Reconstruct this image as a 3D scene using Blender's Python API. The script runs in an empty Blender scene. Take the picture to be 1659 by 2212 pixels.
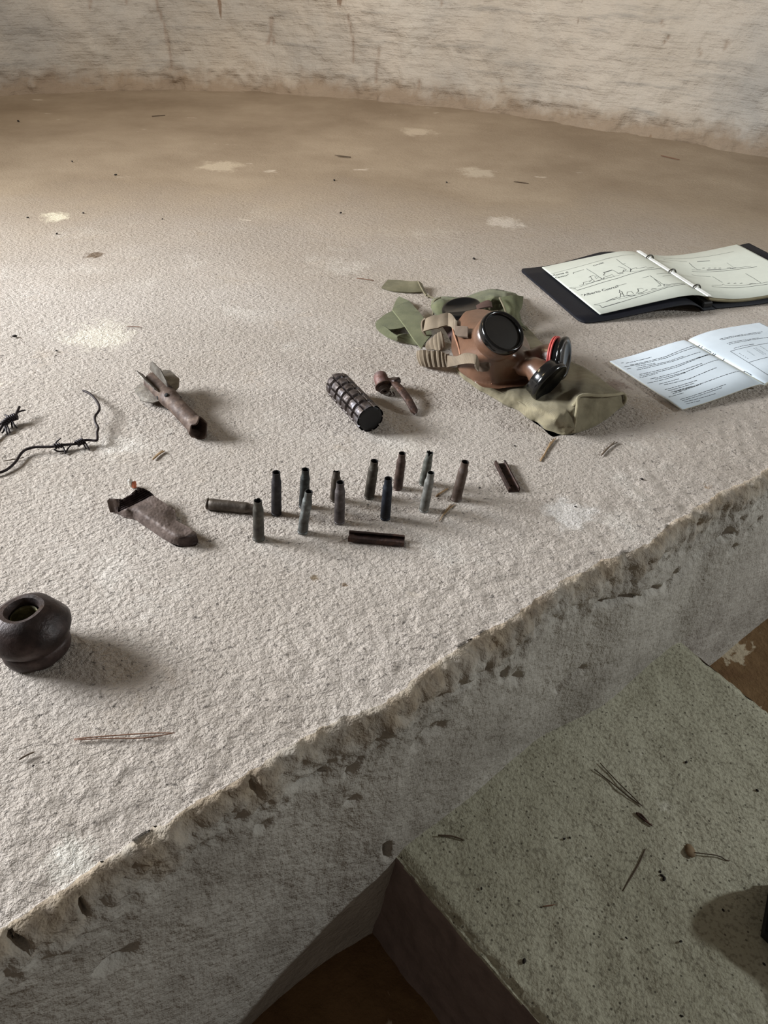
import bpy, bmesh, math, random
import numpy as np
from mathutils import Vector, Matrix, noise, geometry
random.seed(7)
SC = bpy.context.scene
COL = SC.collection

# ---------------------------------------------------------------- camera
W, H, F = 1659, 2212, 1600.0
PITCH, ROLL, CAMH = math.radians(38.5), math.radians(3.0), 0.5
_X = Vector((1, 0, 0)); _D = Vector((0, -math.sin(PITCH), -math.cos(PITCH))); _F = Vector((0, math.cos(PITCH), -math.sin(PITCH)))
CR = _X * math.cos(ROLL) - _D * math.sin(ROLL)      # image right
CD = _X * math.sin(ROLL) + _D * math.cos(ROLL)      # image down
CAM = Vector((0, 0, CAMH))
cam = bpy.data.cameras.new('camera'); cam_o = bpy.data.objects.new('camera', cam); COL.objects.link(cam_o)
cam.sensor_fit = 'VERTICAL'; cam.sensor_height = 24; cam.lens = 24 * F / H; cam.clip_start = 0.01
m = Matrix.Identity(4)
for i, v in enumerate((CR, -CD, -_F)):
    for j in range(3): m[j][i] = v[j]
cam_o.matrix_world = Matrix.Translation(CAM) @ m
SC.camera = cam_o

# ---------------------------------------------------------------- light and exposure
SC.view_settings.view_transform = 'Standard'; SC.view_settings.look = 'None'
SC.view_settings.gamma = 1; SC.view_settings.use_curve_mapping = False
SC.view_settings.exposure = 0.0
wd = bpy.data.worlds.new('world'); SC.world = wd; wd.use_nodes = True
bg = wd.node_tree.nodes['Background']; bg.inputs[0].default_value = (1.0, 0.88, 0.76, 1); bg.inputs[1].default_value = 0.13
def area(name, loc, target, size, size_y, power, color, spread=180):
    l = bpy.data.lights.new(name, 'AREA'); l.shape = 'RECTANGLE'; l.size = size; l.size_y = size_y
    l.energy = power; l.color = color; l.spread = math.radians(spread)
    o = bpy.data.objects.new(name, l); COL.objects.link(o); o.location = loc
    o.rotation_euler = (Vector(target) - Vector(loc)).to_track_quat('-Z', 'Y').to_euler()
    return o
area('window_daylight', (-2.4, 0.88, 1.0), (0.6, 0.5, 0), 1.0, 0.6, 56, (0.90, 0.95, 1.0), 100)
area('warm_fill', (-2.0, 2.3, 1.5), (-0.6, 1.2, 0), 0.6, 0.6, 9, (1.0, 0.80, 0.50), 120)  # warm fill lamp added to brighten the left of the shelf
area('wall_fill', (-0.1, 0.5, 2.0), (-0.35, 2.95, 0.65), 0.9, 0.9, 12, (1.0, 0.95, 0.89), 75)  # fill lamp added to brighten the back wall
area('doorway_daylight', (2.2, 0.66, 0.84), (0.3, 0.40, -0.25), 0.12, 0.12, 21, (0.88, 0.955, 0.98))

# ---------------------------------------------------------------- helpers
def G(px, py, z=0.0):
    u = (px - W / 2) / F; v = (py - H / 2) / F
    d = CR * u + CD * v + _F
    return CAM + d * ((z - CAM.z) / d.z)
def ray(px, py):
    return (CR * ((px - W / 2) / F) + CD * ((py - H / 2) / F) + _F).normalized()
def up_to(base, px, py):
    """point above base (vertical line, nearest approach) seen at px,py"""
    d = ray(px, py); w0 = CAM - base; z = Vector((0, 0, 1))
    a, b, c = d.dot(d), d.dot(z), 1.0; dd, e = d.dot(w0), z.dot(w0)
    t = (b * e - c * dd) / (a * c - b * b)
    return CAM + d * t
def mmpx(p): return (p - CAM).dot(_F) / F
def S(r, g, b):
    f = lambda c: (c / 255 / 12.92) if c / 255 <= 0.04045 else ((c / 255 + 0.055) / 1.055) ** 2.4
    return (f(r), f(g), f(b), 1)

class NT:
    def __init__(s, name):
        s.m = bpy.data.materials.new(name); s.m.use_nodes = True; s.t = s.m.node_tree; s.b = s.t.nodes['Principled BSDF']
        s.co = s.t.nodes.new('ShaderNodeTexCoord')
    def n(s, typ, **k):
        x = s.t.nodes.new(typ)
        for a, v in k.items():
            if a.startswith('_'): setattr(x, a[1:], v)
        return x
    def L(s, a, b): s.t.links.new(a, b)
    def coord(s, sc=(1, 1, 1), rot=(0, 0, 0)):
        mp = s.n('ShaderNodeMapping'); mp.inputs['Scale'].default_value = sc; mp.inputs['Rotation'].default_value = rot
        s.L(s.co.outputs['Object'], mp.inputs[0]); return mp.outputs[0]
    def noise(s, scale, detail=4, rough=0.55, vec=None, dist=0):
        x = s.n('ShaderNodeTexNoise'); x.inputs['Scale'].default_value = scale; x.inputs['Detail'].default_value = detail
        x.inputs['Roughness'].default_value = rough; x.inputs['Distortion'].default_value = dist
        s.L(vec or s.co.outputs['Object'], x.inputs['Vector']); return x.outputs['Fac']
    def vor(s, scale, vec=None, feat='F1', rand=1):
        x = s.n('ShaderNodeTexVoronoi'); x.feature = feat; x.inputs['Scale'].default_value = scale; x.inputs['Randomness'].default_value = rand
        s.L(vec or s.co.outputs['Object'], x.inputs['Vector']); return x.outputs['Distance']
    def ramp(s, fac, stops):
        x = s.n('ShaderNodeValToRGB'); e = x.color_ramp.elements
        while len(e) < len(stops): e.new(0.5)
        for k, (p, c) in zip(e, stops):
            k.position = p; k.color = c if not isinstance(c, (int, float)) else (c, c, c, 1)
        s.L(fac, x.inputs[0]); return x.outputs[0]
    def mix(s, a, b, fac, mode='MIX'):
        x = s.n('ShaderNodeMix'); x.data_type = 'RGBA'; x.blend_type = mode
        for sock, v in ((x.inputs[0], fac), (x.inputs[6], a), (x.inputs[7], b)):
            if hasattr(v, 'links') or isinstance(v, bpy.types.NodeSocket): s.L(v, sock)
            else: sock.default_value = v
        return x.outputs[2]
    def math(s, op, a, b=0.0):
        x = s.n('ShaderNodeMath'); x.operation = op
        for sock, v in ((x.inputs[0], a), (x.inputs[1], b)):
            if isinstance(v, bpy.types.NodeSocket): s.L(v, sock)
            else: sock.default_value = v
        return x.outputs[0]
    def bump(s, h, dist, strength=1.0, prev=None):
        x = s.n('ShaderNodeBump'); x.inputs['Strength'].default_value = strength; x.inputs['Distance'].default_value = dist
        s.L(h, x.inputs['Height'])
        if prev: s.L(prev, x.inputs['Normal'])
        return x.outputs[0]
    def out(s, col=None, rough=0.8, metal=0.0, nrm=None, spec=0.5, coat=0):
        for k, v in (('Base Color', col), ('Roughness', rough), ('Metallic', metal), ('Normal', nrm)):
            if v is None: continue
            if isinstance(v, bpy.types.NodeSocket): s.L(v, s.b.inputs[k])
            else: s.b.inputs[k].default_value = v
        s.b.inputs['Specular IOR Level'].default_value = spec
        if coat: s.b.inputs['Coat Weight'].default_value = coat
        return s.m

# ---- stucco of the platform
def mat_stucco():
    t = NT('lime_stucco')
    c1 = t.ramp(t.noise(2.2, 5, 0.6), [(0.3, S(176, 164, 152)), (0.7, S(203, 192, 182))])
    c2 = t.mix(c1, S(232, 224, 214), t.ramp(t.noise(5, 6, 0.7), [(0.56, 0.0), (0.74, 0.75)]))
    c2 = t.mix(c2, S(176, 155, 130), t.ramp(t.noise(9, 5, 0.7, dist=.4), [(0.60, 0.0), (0.8, 0.5)]))
    pits = t.ramp(t.noise(190, 3, 0.65), [(0.30, 0.35), (0.40, 1.0)])
    c2 = t.mix((0, 0, 0, 1), c2, pits)
    # far part of the shelf turns smoother and duller
    sep = t.n('ShaderNodeSeparateXYZ'); t.L(t.co.outputs['Object'], sep.inputs[0])
    far = t.math('ADD', t.math('MULTIPLY', sep.outputs[1], 0.8), t.math('MULTIPLY', t.noise(1.5, 4), 0.9))
    farf = t.ramp(far, [(0.0, 0.0), (1.0, 1.0)])
    mr = t.n('ShaderNodeMapRange'); t.L(far, mr.inputs[0]); mr.inputs[1].default_value = 1.35; mr.inputs[2].default_value = 1.95
    c3 = t.mix(c2, t.ramp(t.noise(3, 6, 0.65), [(0.35, S(142, 125, 105)), (0.7, S(168, 151, 130))]), mr.outputs[0])
    c3 = t.mix(c3, S(222, 208, 190), t.ramp(t.noise(7, 4, 0.6, vec=t.coord((1, 2.2, 1))), [(0.68, 0.0), (0.72, 0.5)]))
    for (px, py, rad, col, k) in ((900, 284, .10, S(206, 190, 168), .6), (475, 357, .10, S(208, 192, 168), .5), (215, 722, .09, S(236, 226, 208), .6), (1030, 372, .09, S(204, 190, 170), .5), (120, 468, .05, S(236, 226, 200), .7),
                                (203, 550, .030, S(96, 74, 50), .8), (1155, 745, .03, S(120, 96, 74), .35), (1330, 830, .035, S(112, 84, 74), .5), (1090, 480, .07, S(222, 210, 196), .5), (1230, 1110, .05, S(238, 232, 226), .6), (150, 1850, .03, S(236, 230, 218), .6), (680, 1247, .008, S(126, 108, 84), .9), (745, 1262, .006, S(120, 100, 80), .9), (1530, 1045, .010, S(150, 120, 88), .9), (870, 960, .06, S(228, 218, 206), .4)):
        g = G(px, py); a_ = t.n('ShaderNodeVectorMath', _operation='DISTANCE'); t.L(t.co.outputs['Object'], a_.inputs[0]); a_.inputs[1].default_value = g
        q = t.math('ADD', t.math('DIVIDE', a_.outputs['Value'], rad), t.math('MULTIPLY', t.noise(2.2 / rad, 4, .7), 1.6))
        c3 = t.mix(c3, col, t.ramp(q, [(0.0, 0.0), (1.0, 0.0)]) if False else t.math('MULTIPLY', t.ramp(t.math('SUBTRACT', q, .8), [(0.30, 1.0), (0.62, 0.0)]), k))
    rot = t.coord((1.0, 1.3, 1), (0, 0, math.radians(-32)))
    h1 = t.noise(185, 5, 0.62, vec=rot); h2 = t.noise(85, 3, 0.5, vec=rot); h3 = t.noise(480, 2, 0.6)
    hh = t.math('ADD', t.math('ADD', t.math('MULTIPLY', h1, 1.0), t.math('MULTIPLY', h2, 0.7)), t.math('MULTIPLY', h3, 0.25))
    st = t.n('ShaderNodeMapRange'); t.L(far, st.inputs[0]); st.inputs[1].default_value = 1.1; st.inputs[2].default_value = 2.0
    st.inputs[3].default_value = 1.0; st.inputs[4].default_value = 0.3
    b = t.n('ShaderNodeBump'); b.inputs['Distance'].default_value = 0.0062; t.L(hh, b.inputs['Height']); t.L(st.outputs[0], b.inputs['Strength'])
    return t.out(c3, 0.95, nrm=b.outputs[0], spec=0.15)
def mat_face():
    t = NT('platform_face_plaster')
    c1 = t.ramp(t.noise(6, 6, 0.65), [(0.3, S(150, 143, 134)), (0.7, S(190, 184, 174))])
    c1 = t.mix(c1, S(120, 104, 88), t.ramp(t.noise(14, 6, 0.7, dist=.6), [(0.66, 0.0), (0.80, 0.5)]))
    c1 = t.mix(c1, S(70, 62, 52), t.ramp(t.noise(30, 4, 0.7), [(0.72, 0.0), (0.76, 0.7)]))
    # broken brown plaster along the arris
    sep = t.n('ShaderNodeSeparateXYZ'); t.L(t.co.outputs['Object'], sep.inputs[0])
    e = t.math('ADD', sep.outputs[2], t.math('MULTIPLY', t.noise(22, 5, 0.6), 0.10))
    c1 = t.mix(c1, t.ramp(t.noise(60, 5, 0.7), [(0.3, S(110, 92, 72)), (0.7, S(176, 158, 134))]), t.ramp(t.math('ADD', e, 0.5), [(0.515, 0.0), (0.55, 0.8)]))
    hh = t.math('ADD', t.noise(25, 5, 0.6), t.math('MULTIPLY', t.noise(160, 3, 0.6), 0.3))
    return t.out(c1, 0.95, nrm=t.bump(hh, 0.008), spec=0.15)
def mat_step():
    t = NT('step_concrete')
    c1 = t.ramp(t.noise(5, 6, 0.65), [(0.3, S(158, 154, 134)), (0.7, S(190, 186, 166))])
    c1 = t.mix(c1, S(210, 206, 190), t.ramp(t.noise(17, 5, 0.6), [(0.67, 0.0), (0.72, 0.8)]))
    c1 = t.mix(c1, S(64, 58, 48), t.ramp(t.vor(110), [(0.10, 0.8), (0.16, 0.0)]))
    c1 = t.mix(c1, S(110, 105, 90), t.ramp(t.noise(220, 3, 0.6), [(0.5, 0.0), (0.65, 0.6)]))
    hh = t.math('ADD', t.noise(30, 4, 0.6), t.math('MULTIPLY', t.noise(260, 3, 0.6), 0.4))
    return t.out(c1, 0.95, nrm=t.bump(hh, 0.004), spec=0.15)
def mat_floor():
    t = NT('dark_floor_concrete')
    c1 = t.ramp(t.noise(7, 6, 0.7), [(0.3, S(92, 68, 44)), (0.7, S(124, 98, 68))])
    c1 = t.mix(c1, S(178, 164, 140), t.ramp(t.noise(12, 6, 0.6, dist=.5), [(0.60, 0.0), (0.63, 0.9)]))
    c1 = t.mix(c1, S(70, 34, 22), t.ramp(t.noise(5, 4, 0.6), [(0.55, 0.0), (0.7, 0.6)]))
    return t.out(c1, 0.9, nrm=t.bump(t.noise(40, 5, 0.6), 0.006), spec=0.2)
def mat_wall():
    t = NT('curved_wall_limewash')
    v = t.coord((1, 1, 1))
    c1 = t.ramp(t.noise(1.6, 6, 0.6), [(0.3, S(182, 170, 154)), (0.7, S(200, 190, 177))])
    c1 = t.mix(c1, S(152, 150, 146), t.ramp(t.noise(1.1, 5, 0.6), [(0.46, 0.0), (0.64, 0.8)]))
    brush = t.noise(5, 6, 0.65, vec=t.coord((0.8, 0.8, 7)))
    c1 = t.mix(c1, S(134, 130, 124), t.ramp(brush, [(0.55, 0.0), (0.68, 0.55)]))
    c1 = t.mix(c1, S(222, 214, 200), t.ramp(t.noise(4, 5, 0.6, vec=t.coord((1, 1, 0.5))), [(0.58, 0.0), (0.72, 0.4)]))
    c1 = t.mix(c1, S(120, 96, 76), t.ramp(t.noise(9, 3, 0.6, vec=t.coord((1.6, 1.6, 0.45))), [(0.70, 0.0), (0.74, 0.8)]))
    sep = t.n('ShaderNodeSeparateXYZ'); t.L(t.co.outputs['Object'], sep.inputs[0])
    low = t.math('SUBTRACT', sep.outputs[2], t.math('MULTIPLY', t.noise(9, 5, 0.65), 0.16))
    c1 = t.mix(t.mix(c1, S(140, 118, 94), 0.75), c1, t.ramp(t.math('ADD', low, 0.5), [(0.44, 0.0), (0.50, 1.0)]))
    ga = t.n('ShaderNodeAttribute'); ga.attribute_name = 'gouge'; c1 = t.mix(c1, S(140, 116, 96), t.math('MULTIPLY', ga.outputs['Fac'], .5))
    hh = t.math('ADD', t.noise(11, 6, 0.6), t.math('MULTIPLY', brush, 0.5))
    return t.out(c1, 0.95, nrm=t.bump(hh, 0.02), spec=0.15)
def mat_rust(name, dark, mid, hi, metal=0.35, rough=0.55, scale=90, bumpd=0.0008, hi_at=0.62):
    t = NT(name); dark, mid, hi = [tuple(x * .72 for x in q[:3]) + (1,) for q in (dark, mid, hi)]
    c = t.ramp(t.noise(scale, 6, 0.65), [(0.3, dark), (0.52, mid), (hi_at + .12, hi)])
    r = t.ramp(t.noise(scale * 1.7, 4), [(0.3, rough - .15), (0.7, min(1, rough + .2))])
    return t.out(c, r, metal, t.bump(t.noise(scale * 3, 5, 0.65), bumpd), spec=0.4)
def mat_plain(name, col, rough=0.5, metal=0, spec=0.5, b=None, coat=0):
    t = NT(name)
    n = t.bump(t.noise(b[0], 4), b[1]) if b else None
    k = 0.95 if 'paper' in name else 0.75
    c = t.mix(col, tuple(x * k for x in col[:3]) + (1,), t.ramp(t.noise(60, 4), [(0.4, 0.0), (0.75, 1.0)]))
    return t.out(c, rough, metal, n, spec, coat)
def mat_canvas(name, c1, c2):
    t = NT(name)
    c = t.ramp(t.noise(28, 5, 0.6), [(0.3, c1), (0.7, c2)])
    w1 = t.n('ShaderNodeTexWave'); w1.inputs['Scale'].default_value = 520; t.L(t.co.outputs['Object'], w1.inputs[0])
    hh = t.math('ADD', t.math('MULTIPLY', w1.outputs['Fac'], 0.15), t.noise(70, 5, 0.6))
    t.b.inputs['Sheen Weight'].default_value = 0.25
    return t.out(c, 0.92, nrm=t.bump(hh, 0.0022), spec=0.2)
M = dict(
    stucco=mat_stucco(), face=mat_face(), step=mat_step(), floor=mat_floor(), wall=mat_wall(),
    iron=mat_rust('rusty_iron', S(34, 24, 22), S(66, 48, 42), S(104, 76, 62)),
    darkiron=mat_rust('dark_iron', S(30, 22, 21), S(62, 48, 44), S(96, 78, 72), 0.35, 0.45, 40),
    greyrust=mat_rust('grey_brown_rust', S(74, 60, 54), S(112, 96, 88), S(138, 120, 110), 0.15, 0.7, 60),
    tailrust=mat_rust('pale_rust', S(62, 46, 38), S(98, 78, 66), S(134, 114, 98), 0.15, 0.65, 70),
    finsteel=mat_rust('fin_steel', S(70, 62, 54), S(116, 108, 98), S(150, 144, 134), 0.4, 0.5, 60),
    gren=mat_rust('grenade_iron', S(48, 40, 38), S(86, 76, 72), S(130, 128, 134), 0.55, 0.42, 50),
    black=mat_plain('black_metal', S(16, 14, 15), 0.55, 0.2),
    redcap=mat_rust('red_grey_paint', S(120, 74, 62), S(124, 98, 92), S(150, 146, 150), 0.3, 0.5, 60),
    copper=mat_rust('orange_rust', S(48, 34, 30), S(84, 60, 50), S(128, 94, 74), 0.3, 0.55, 120),
    wire=mat_plain('wire_iron', S(34, 24, 26), 0.5, 0.5),
    canvas=mat_canvas('tan_canvas', S(116, 107, 84), S(150, 139, 112)),
    green=mat_canvas('green_canvas', S(88, 90, 64), S(126, 126, 94)),
    webbing=mat_canvas('tan_webbing', S(112, 97, 79), S(146, 130, 109)),
    rubber=mat_plain('brown_rubber', S(106, 76, 58), 0.34, 0, 0.5, (60, 0.0008), 0.15),
    bakelite=mat_plain('black_bakelite', S(14, 14, 14), 0.16, 0, 0.6),
    lens=mat_plain('dark_lens', S(44, 40, 36), 0.5, 0, 0.4),
    red=mat_plain('red_rubber', S(196, 84, 78), 0.5),
    tab=mat_plain('brown_tab', S(96, 80, 66), 0.8),
    cover=mat_plain('binder_cover', S(22, 23, 31), 0.6, 0, 0.25, (300, 0.0003)),
    paper=mat_plain('cream_paper', S(220, 222, 209), 0.85, 0, 0.2),
    bluepaper=mat_plain('cool_white_paper', S(212, 221, 228), 0.85, 0, 0.2),
    ink=mat_plain('ink', S(58, 60, 62), 0.9, 0, 0.1),
    edge=mat_plain('page_edges', S(166, 156, 128), 0.9, 0, 0.1),
    white=mat_plain('bar_reflection_white', S(252, 252, 246), 0.35, 0.0, 0.6),  # white base colour paints in the reflection on bar and rivets
    ring=mat_plain('ring_steel', S(90, 88, 84), 0.3, 0.8),
    needle=mat_plain('dry_needle', S(120, 84, 62), 0.7), darkneedle=mat_plain('dark_needle', S(84, 68, 50), 0.7),
    straw=mat_plain('straw', S(150, 122, 88), 0.8), leaf=mat_plain('dry_leaf', S(126, 104, 76), 0.8),
    crumb=mat_plain('dark_crumb', S(34, 26, 20), 0.9),
    shoe=mat_plain('black_shoe', S(14, 15, 17), 0.5), sole=mat_plain('shoe_sole', S(30, 30, 32), 0.8),
    stone=mat_plain('pale_stone', S(206, 198, 186), 0.9), orange=mat_plain('orange_stone', S(176, 98, 66), 0.8),
)

def link(name, verts, faces, mat, parent=None, smooth=True, mats=None, fm=None):
    me = bpy.data.meshes.new(name)
    verts = [Vector(v) for v in verts]
    if parent is not None and parent.type == 'EMPTY':
        iv = parent.matrix_basis.inverted()
        verts = [iv @ v for v in verts]
    elif parent is not None and parent.get('_inv'):
        pass
    me.from_pydata([tuple(v) for v in verts], [], faces); me.validate()
    me.polygons.foreach_set('use_smooth', [smooth] * len(me.polygons))
    for mm in ([mat] + (mats or [])): me.materials.append(mm)
    if fm: me.polygons.foreach_set('material_index', fm[:len(me.polygons)])
    o = bpy.data.objects.new(name, me); COL.objects.link(o)
    if parent is not None: o.parent = parent
    me.update(); return o
def recenter(o):
    """object origin to its base centre (top-level single meshes); children keep their world place"""
    me = o.data; n = len(me.vertices); a = np.empty(n * 3); me.vertices.foreach_get('co', a); a = a.reshape(-1, 3)
    c = Vector(((a[:, 0].min() + a[:, 0].max()) / 2, (a[:, 1].min() + a[:, 1].max()) / 2, a[:, 2].min()))
    me.transform(Matrix.Translation(-c)); o.location = c
    for ch in o.children:
        ch.data.transform(Matrix.Translation(-c))
    return o
def empty(name, loc, label=None, cat=None, group=None):
    o = bpy.data.objects.new(name, None); COL.objects.link(o); o.location = loc; o.empty_display_size = 0.02
    o.matrix_basis = Matrix.Translation(loc)
    if label: tag(o, label, cat, group)
    return o
def tag(o, label, cat, group=None, kind=None):
    o['label'] = label; o['category'] = cat
    if group: o['group'] = group
    if kind: o['kind'] = kind
    return o
def structure(o): o['kind'] = 'structure'; return o
def sharp(o, deg=35):
    me = o.data
    bm = bmesh.new(); bm.from_mesh(me); bm.normal_update()
    for e in bm.edges:
        if len(e.link_faces) == 2 and e.calc_face_angle(0) > math.radians(deg): e.smooth = False
    bm.to_mesh(me); bm.free(); return o

class MB:
    def __init__(s): s.v = []; s.f = []; s.m = []
    def add(s, v, f, mi=0):
        o = len(s.v); s.v += [Vector(x) for x in v]; s.f += [[i + o for i in q] for q in f]; s.m += [mi] * len(f)
    def lathe(s, prof, n=28, M4=None, fr=None, mi=0, closed=False):
        M4 = M4 or Matrix.Identity(4); v = []; f = []
        for i, (r, z) in enumerate(prof):
            for k in range(n):
                a = 2 * math.pi * k / n; rr = r * (fr(a, z, i) if fr else 1)
                v.append(M4 @ Vector((rr * math.cos(a), rr * math.sin(a), z)))
        for i in range(len(prof) - 1):
            for k in range(n):
                k2 = (k + 1) % n; f.append([i * n + k, i * n + k2, (i + 1) * n + k2, (i + 1) * n + k])
        s.add(v, f, mi)
    def tube(s, pts, r, n=8, mi=0, cap=True):
        pts = [Vector(p) for p in pts]; v = []; f = []
        up = Vector((0, 0, 1)); pn = None
        for i, p in enumerate(pts):
            t = (pts[min(i + 1, len(pts) - 1)] - pts[max(i - 1, 0)]).normalized()
            a = (pn - t * pn.dot(t)) if pn else t.cross(up)
            if a.length < 1e-5: a = t.cross(Vector((1, 0, 0)))
            a.normalize(); pn = a; b = t.cross(a); rr = r(i / (len(pts) - 1)) if callable(r) else r
            for k in range(n):
                th = 2 * math.pi * k / n; v.append(p + (a * math.cos(th) + b * math.sin(th)) * rr)
        for i in range(len(pts) - 1):
            for k in range(n):
                k2 = (k + 1) % n; f.append([i * n + k, i * n + k2, (i + 1) * n + k2, (i + 1) * n + k])
        if cap:
            f.append(list(range(n - 1, -1, -1))); f.append([(len(pts) - 1) * n + k for k in range(n)])
        s.add(v, f, mi)
    def box(s, sx, sy, sz, M4=None, mi=0):
        M4 = M4 or Matrix.Identity(4)
        v = [M4 @ Vector((x * sx, y * sy, z * sz)) for x in (-.5, .5) for y in (-.5, .5) for z in (-.5, .5)]
        s.add(v, [[0, 1, 3, 2], [4, 6, 7, 5], [0, 4, 5, 1], [2, 3, 7, 6], [0, 2, 6, 4], [1, 5, 7, 3]], mi)
    def build(s, name, mat, parent=None, smooth=True, mats=None):
        return link(name, s.v, s.f, mat, parent, smooth, mats, s.m)
def frame(origin, zdir, xdir=None):
    z = Vector(zdir).normalized(); x = Vector(xdir) if xdir is not None else (Vector((0, 0, 1)).cross(z) if abs(z.z) < .95 else Vector((1, 0, 0)))
    x = (x - z * x.dot(z)).normalized(); y = z.cross(x)
    m = Matrix.Identity(4)
    for i, a in enumerate((x, y, z)):
        for j in range(3): m[j][i] = a[j]
    return Matrix.Translation(origin) @ m
def cr(pts, n=6):
    """Catmull-Rom resample"""
    pts = [Vector(p) for p in pts]; out = []
    P = [pts[0] * 2 - pts[1]] + pts + [pts[-1] * 2 - pts[-2]]
    for i in range(1, len(P) - 2):
        for k in range(n):
            t = k / n; a, b, c, d = P[i - 1], P[i], P[i + 1], P[i + 2]
            out.append(0.5 * ((2 * b) + (c - a) * t + (2 * a - 5 * b + 4 * c - d) * t * t + (3 * b - a - 3 * c + d) * t ** 3))
    out.append(pts[-1]); return out
def pxpath(pts, n=6):
    """(px, py, z in mm) -> smooth world path"""
    return cr([G(p[0], p[1], p[2] / 1000) for p in pts], n)
def jitter(o, amp, freq, seed=0):
    me = o.data; me.update(); a = [(v.co.copy(), v.normal.copy()) for v in me.vertices]
    for v, (c, n) in zip(me.vertices, a):
        v.co = c + n * (noise.noise(c * freq + Vector((seed, seed * 2.3, 0))) * amp)
    me.update(); return o

def rbf(ctrl, smooth=0.0):
    P = np.array([(c[0], c[1]) for c in ctrl], float); z = np.array([c[2] for c in ctrl], float)
    d = np.hypot(P[:, None, 0] - P[None, :, 0], P[:, None, 1] - P[None, :, 1])
    n = len(P); A = np.zeros((n + 3, n + 3)); A[:n, :n] = np.sqrt(d * d + 30) * -1 + np.eye(n) * smooth
    A[:n, n] = 1; A[:n, n + 1:] = P / 100; A[n, :n] = 1; A[n + 1:, :n] = (P / 100).T
    w = np.linalg.solve(A, np.r_[z, 0, 0, 0])
    def f(x, y):
        d = np.hypot(P[:, 0] - x, P[:, 1] - y)
        return float(-(np.sqrt(d * d + 30) * w[:n]).sum() + w[n] + w[n + 1] * x / 100 + w[n + 2] * y / 100)
    return f
def inpoly(x, y, poly):
    c = False; j = len(poly) - 1
    for i in range(len(poly)):
        xi, yi = poly[i]; xj, yj = poly[j]
        if (yi > y) != (yj > y) and x < (xj - xi) * (y - yi) / (yj - yi) + xi: c = not c
        j = i
    return c
def relief(name, outline, ctrl, step, mat, parent, zb=0.0, thick=None, extra=None, smooth=True, sm=0.5, mats=None, fmat=None, curve=True):
    """solid piece: its top skin is a height surface over the ground outline; sides drop to zb (or it has a thickness)"""
    f = rbf(ctrl, sm)
    if curve: ol = [(p.x, p.y) for p in cr([(a, b, 0) for a, b in outline + outline[:1]], 5)][:-1]
    else: ol = outline
    bd = []
    for i in range(len(ol)):
        a = Vector(ol[i]); b = Vector(ol[(i + 1) % len(ol)]); k = max(1, int(round((b - a).length / step)))
        for j in range(k): bd.append(tuple(a.lerp(b, j / k)))
    xs = [p[0] for p in ol]; ys = [p[1] for p in ol]; inn = []
    y = min(ys) + step * .5; r = 0
    while y < max(ys):
        x = min(xs) + (step * .5 if r % 2 else 0)
        while x < max(xs):
            if inpoly(x, y, bd) and min((x - q[0]) ** 2 + (y - q[1]) ** 2 for q in bd) > (step * .55) ** 2: inn.append((x, y))
            x += step
        y += step * .87; r += 1
    nb = len(bd); pts = [Vector(p) for p in bd + inn]
    ov, oe, of, _, _, _ = geometry.delaunay_2d_cdt(pts, [], [list(range(nb))], 1, 1e-5)
    V = []; zz = []
    for p in ov:
        z = f(p.x, p.y)
        if extra: z += extra(p.x, p.y)
        z = max(z, 0.3); zz.append(z); V.append(G(p.x, p.y, z / 1000))
    n = len(V); V2 = [Vector((v.x, v.y, zb if thick is None else max(v.z - thick, zb))) for v in V]
    F_ = []
    for q in of:
        q = list(q); nn = (V[q[1]] - V[q[0]]).cross(V[q[2]] - V[q[0]])
        a, b, c = ov[q[0]], ov[q[1]], ov[q[2]]
        if (b.x - a.x) * (c.y - a.y) - (b.y - a.y) * (c.x - a.x) > 0: q = q[::-1]
        F_.append(q)
    from collections import Counter
    ec = Counter()
    for q in F_:
        for i in range(3): ec[(q[i], q[(i + 1) % 3])] += 1
    fm = [(fmat(*(sum((ov[i] for i in q), Vector((0, 0))) / 3)) if fmat else 0) for q in F_]
    B = [[i + n for i in q[::-1]] for q in F_]
    Sd = [[b, a, a + n, b + n] for (a, b) in ec if (b, a) not in ec]
    return link(name, V + V2, F_ + B + Sd, mat, parent, smooth, mats, fm + [0] * (len(B) + len(Sd)))
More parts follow.
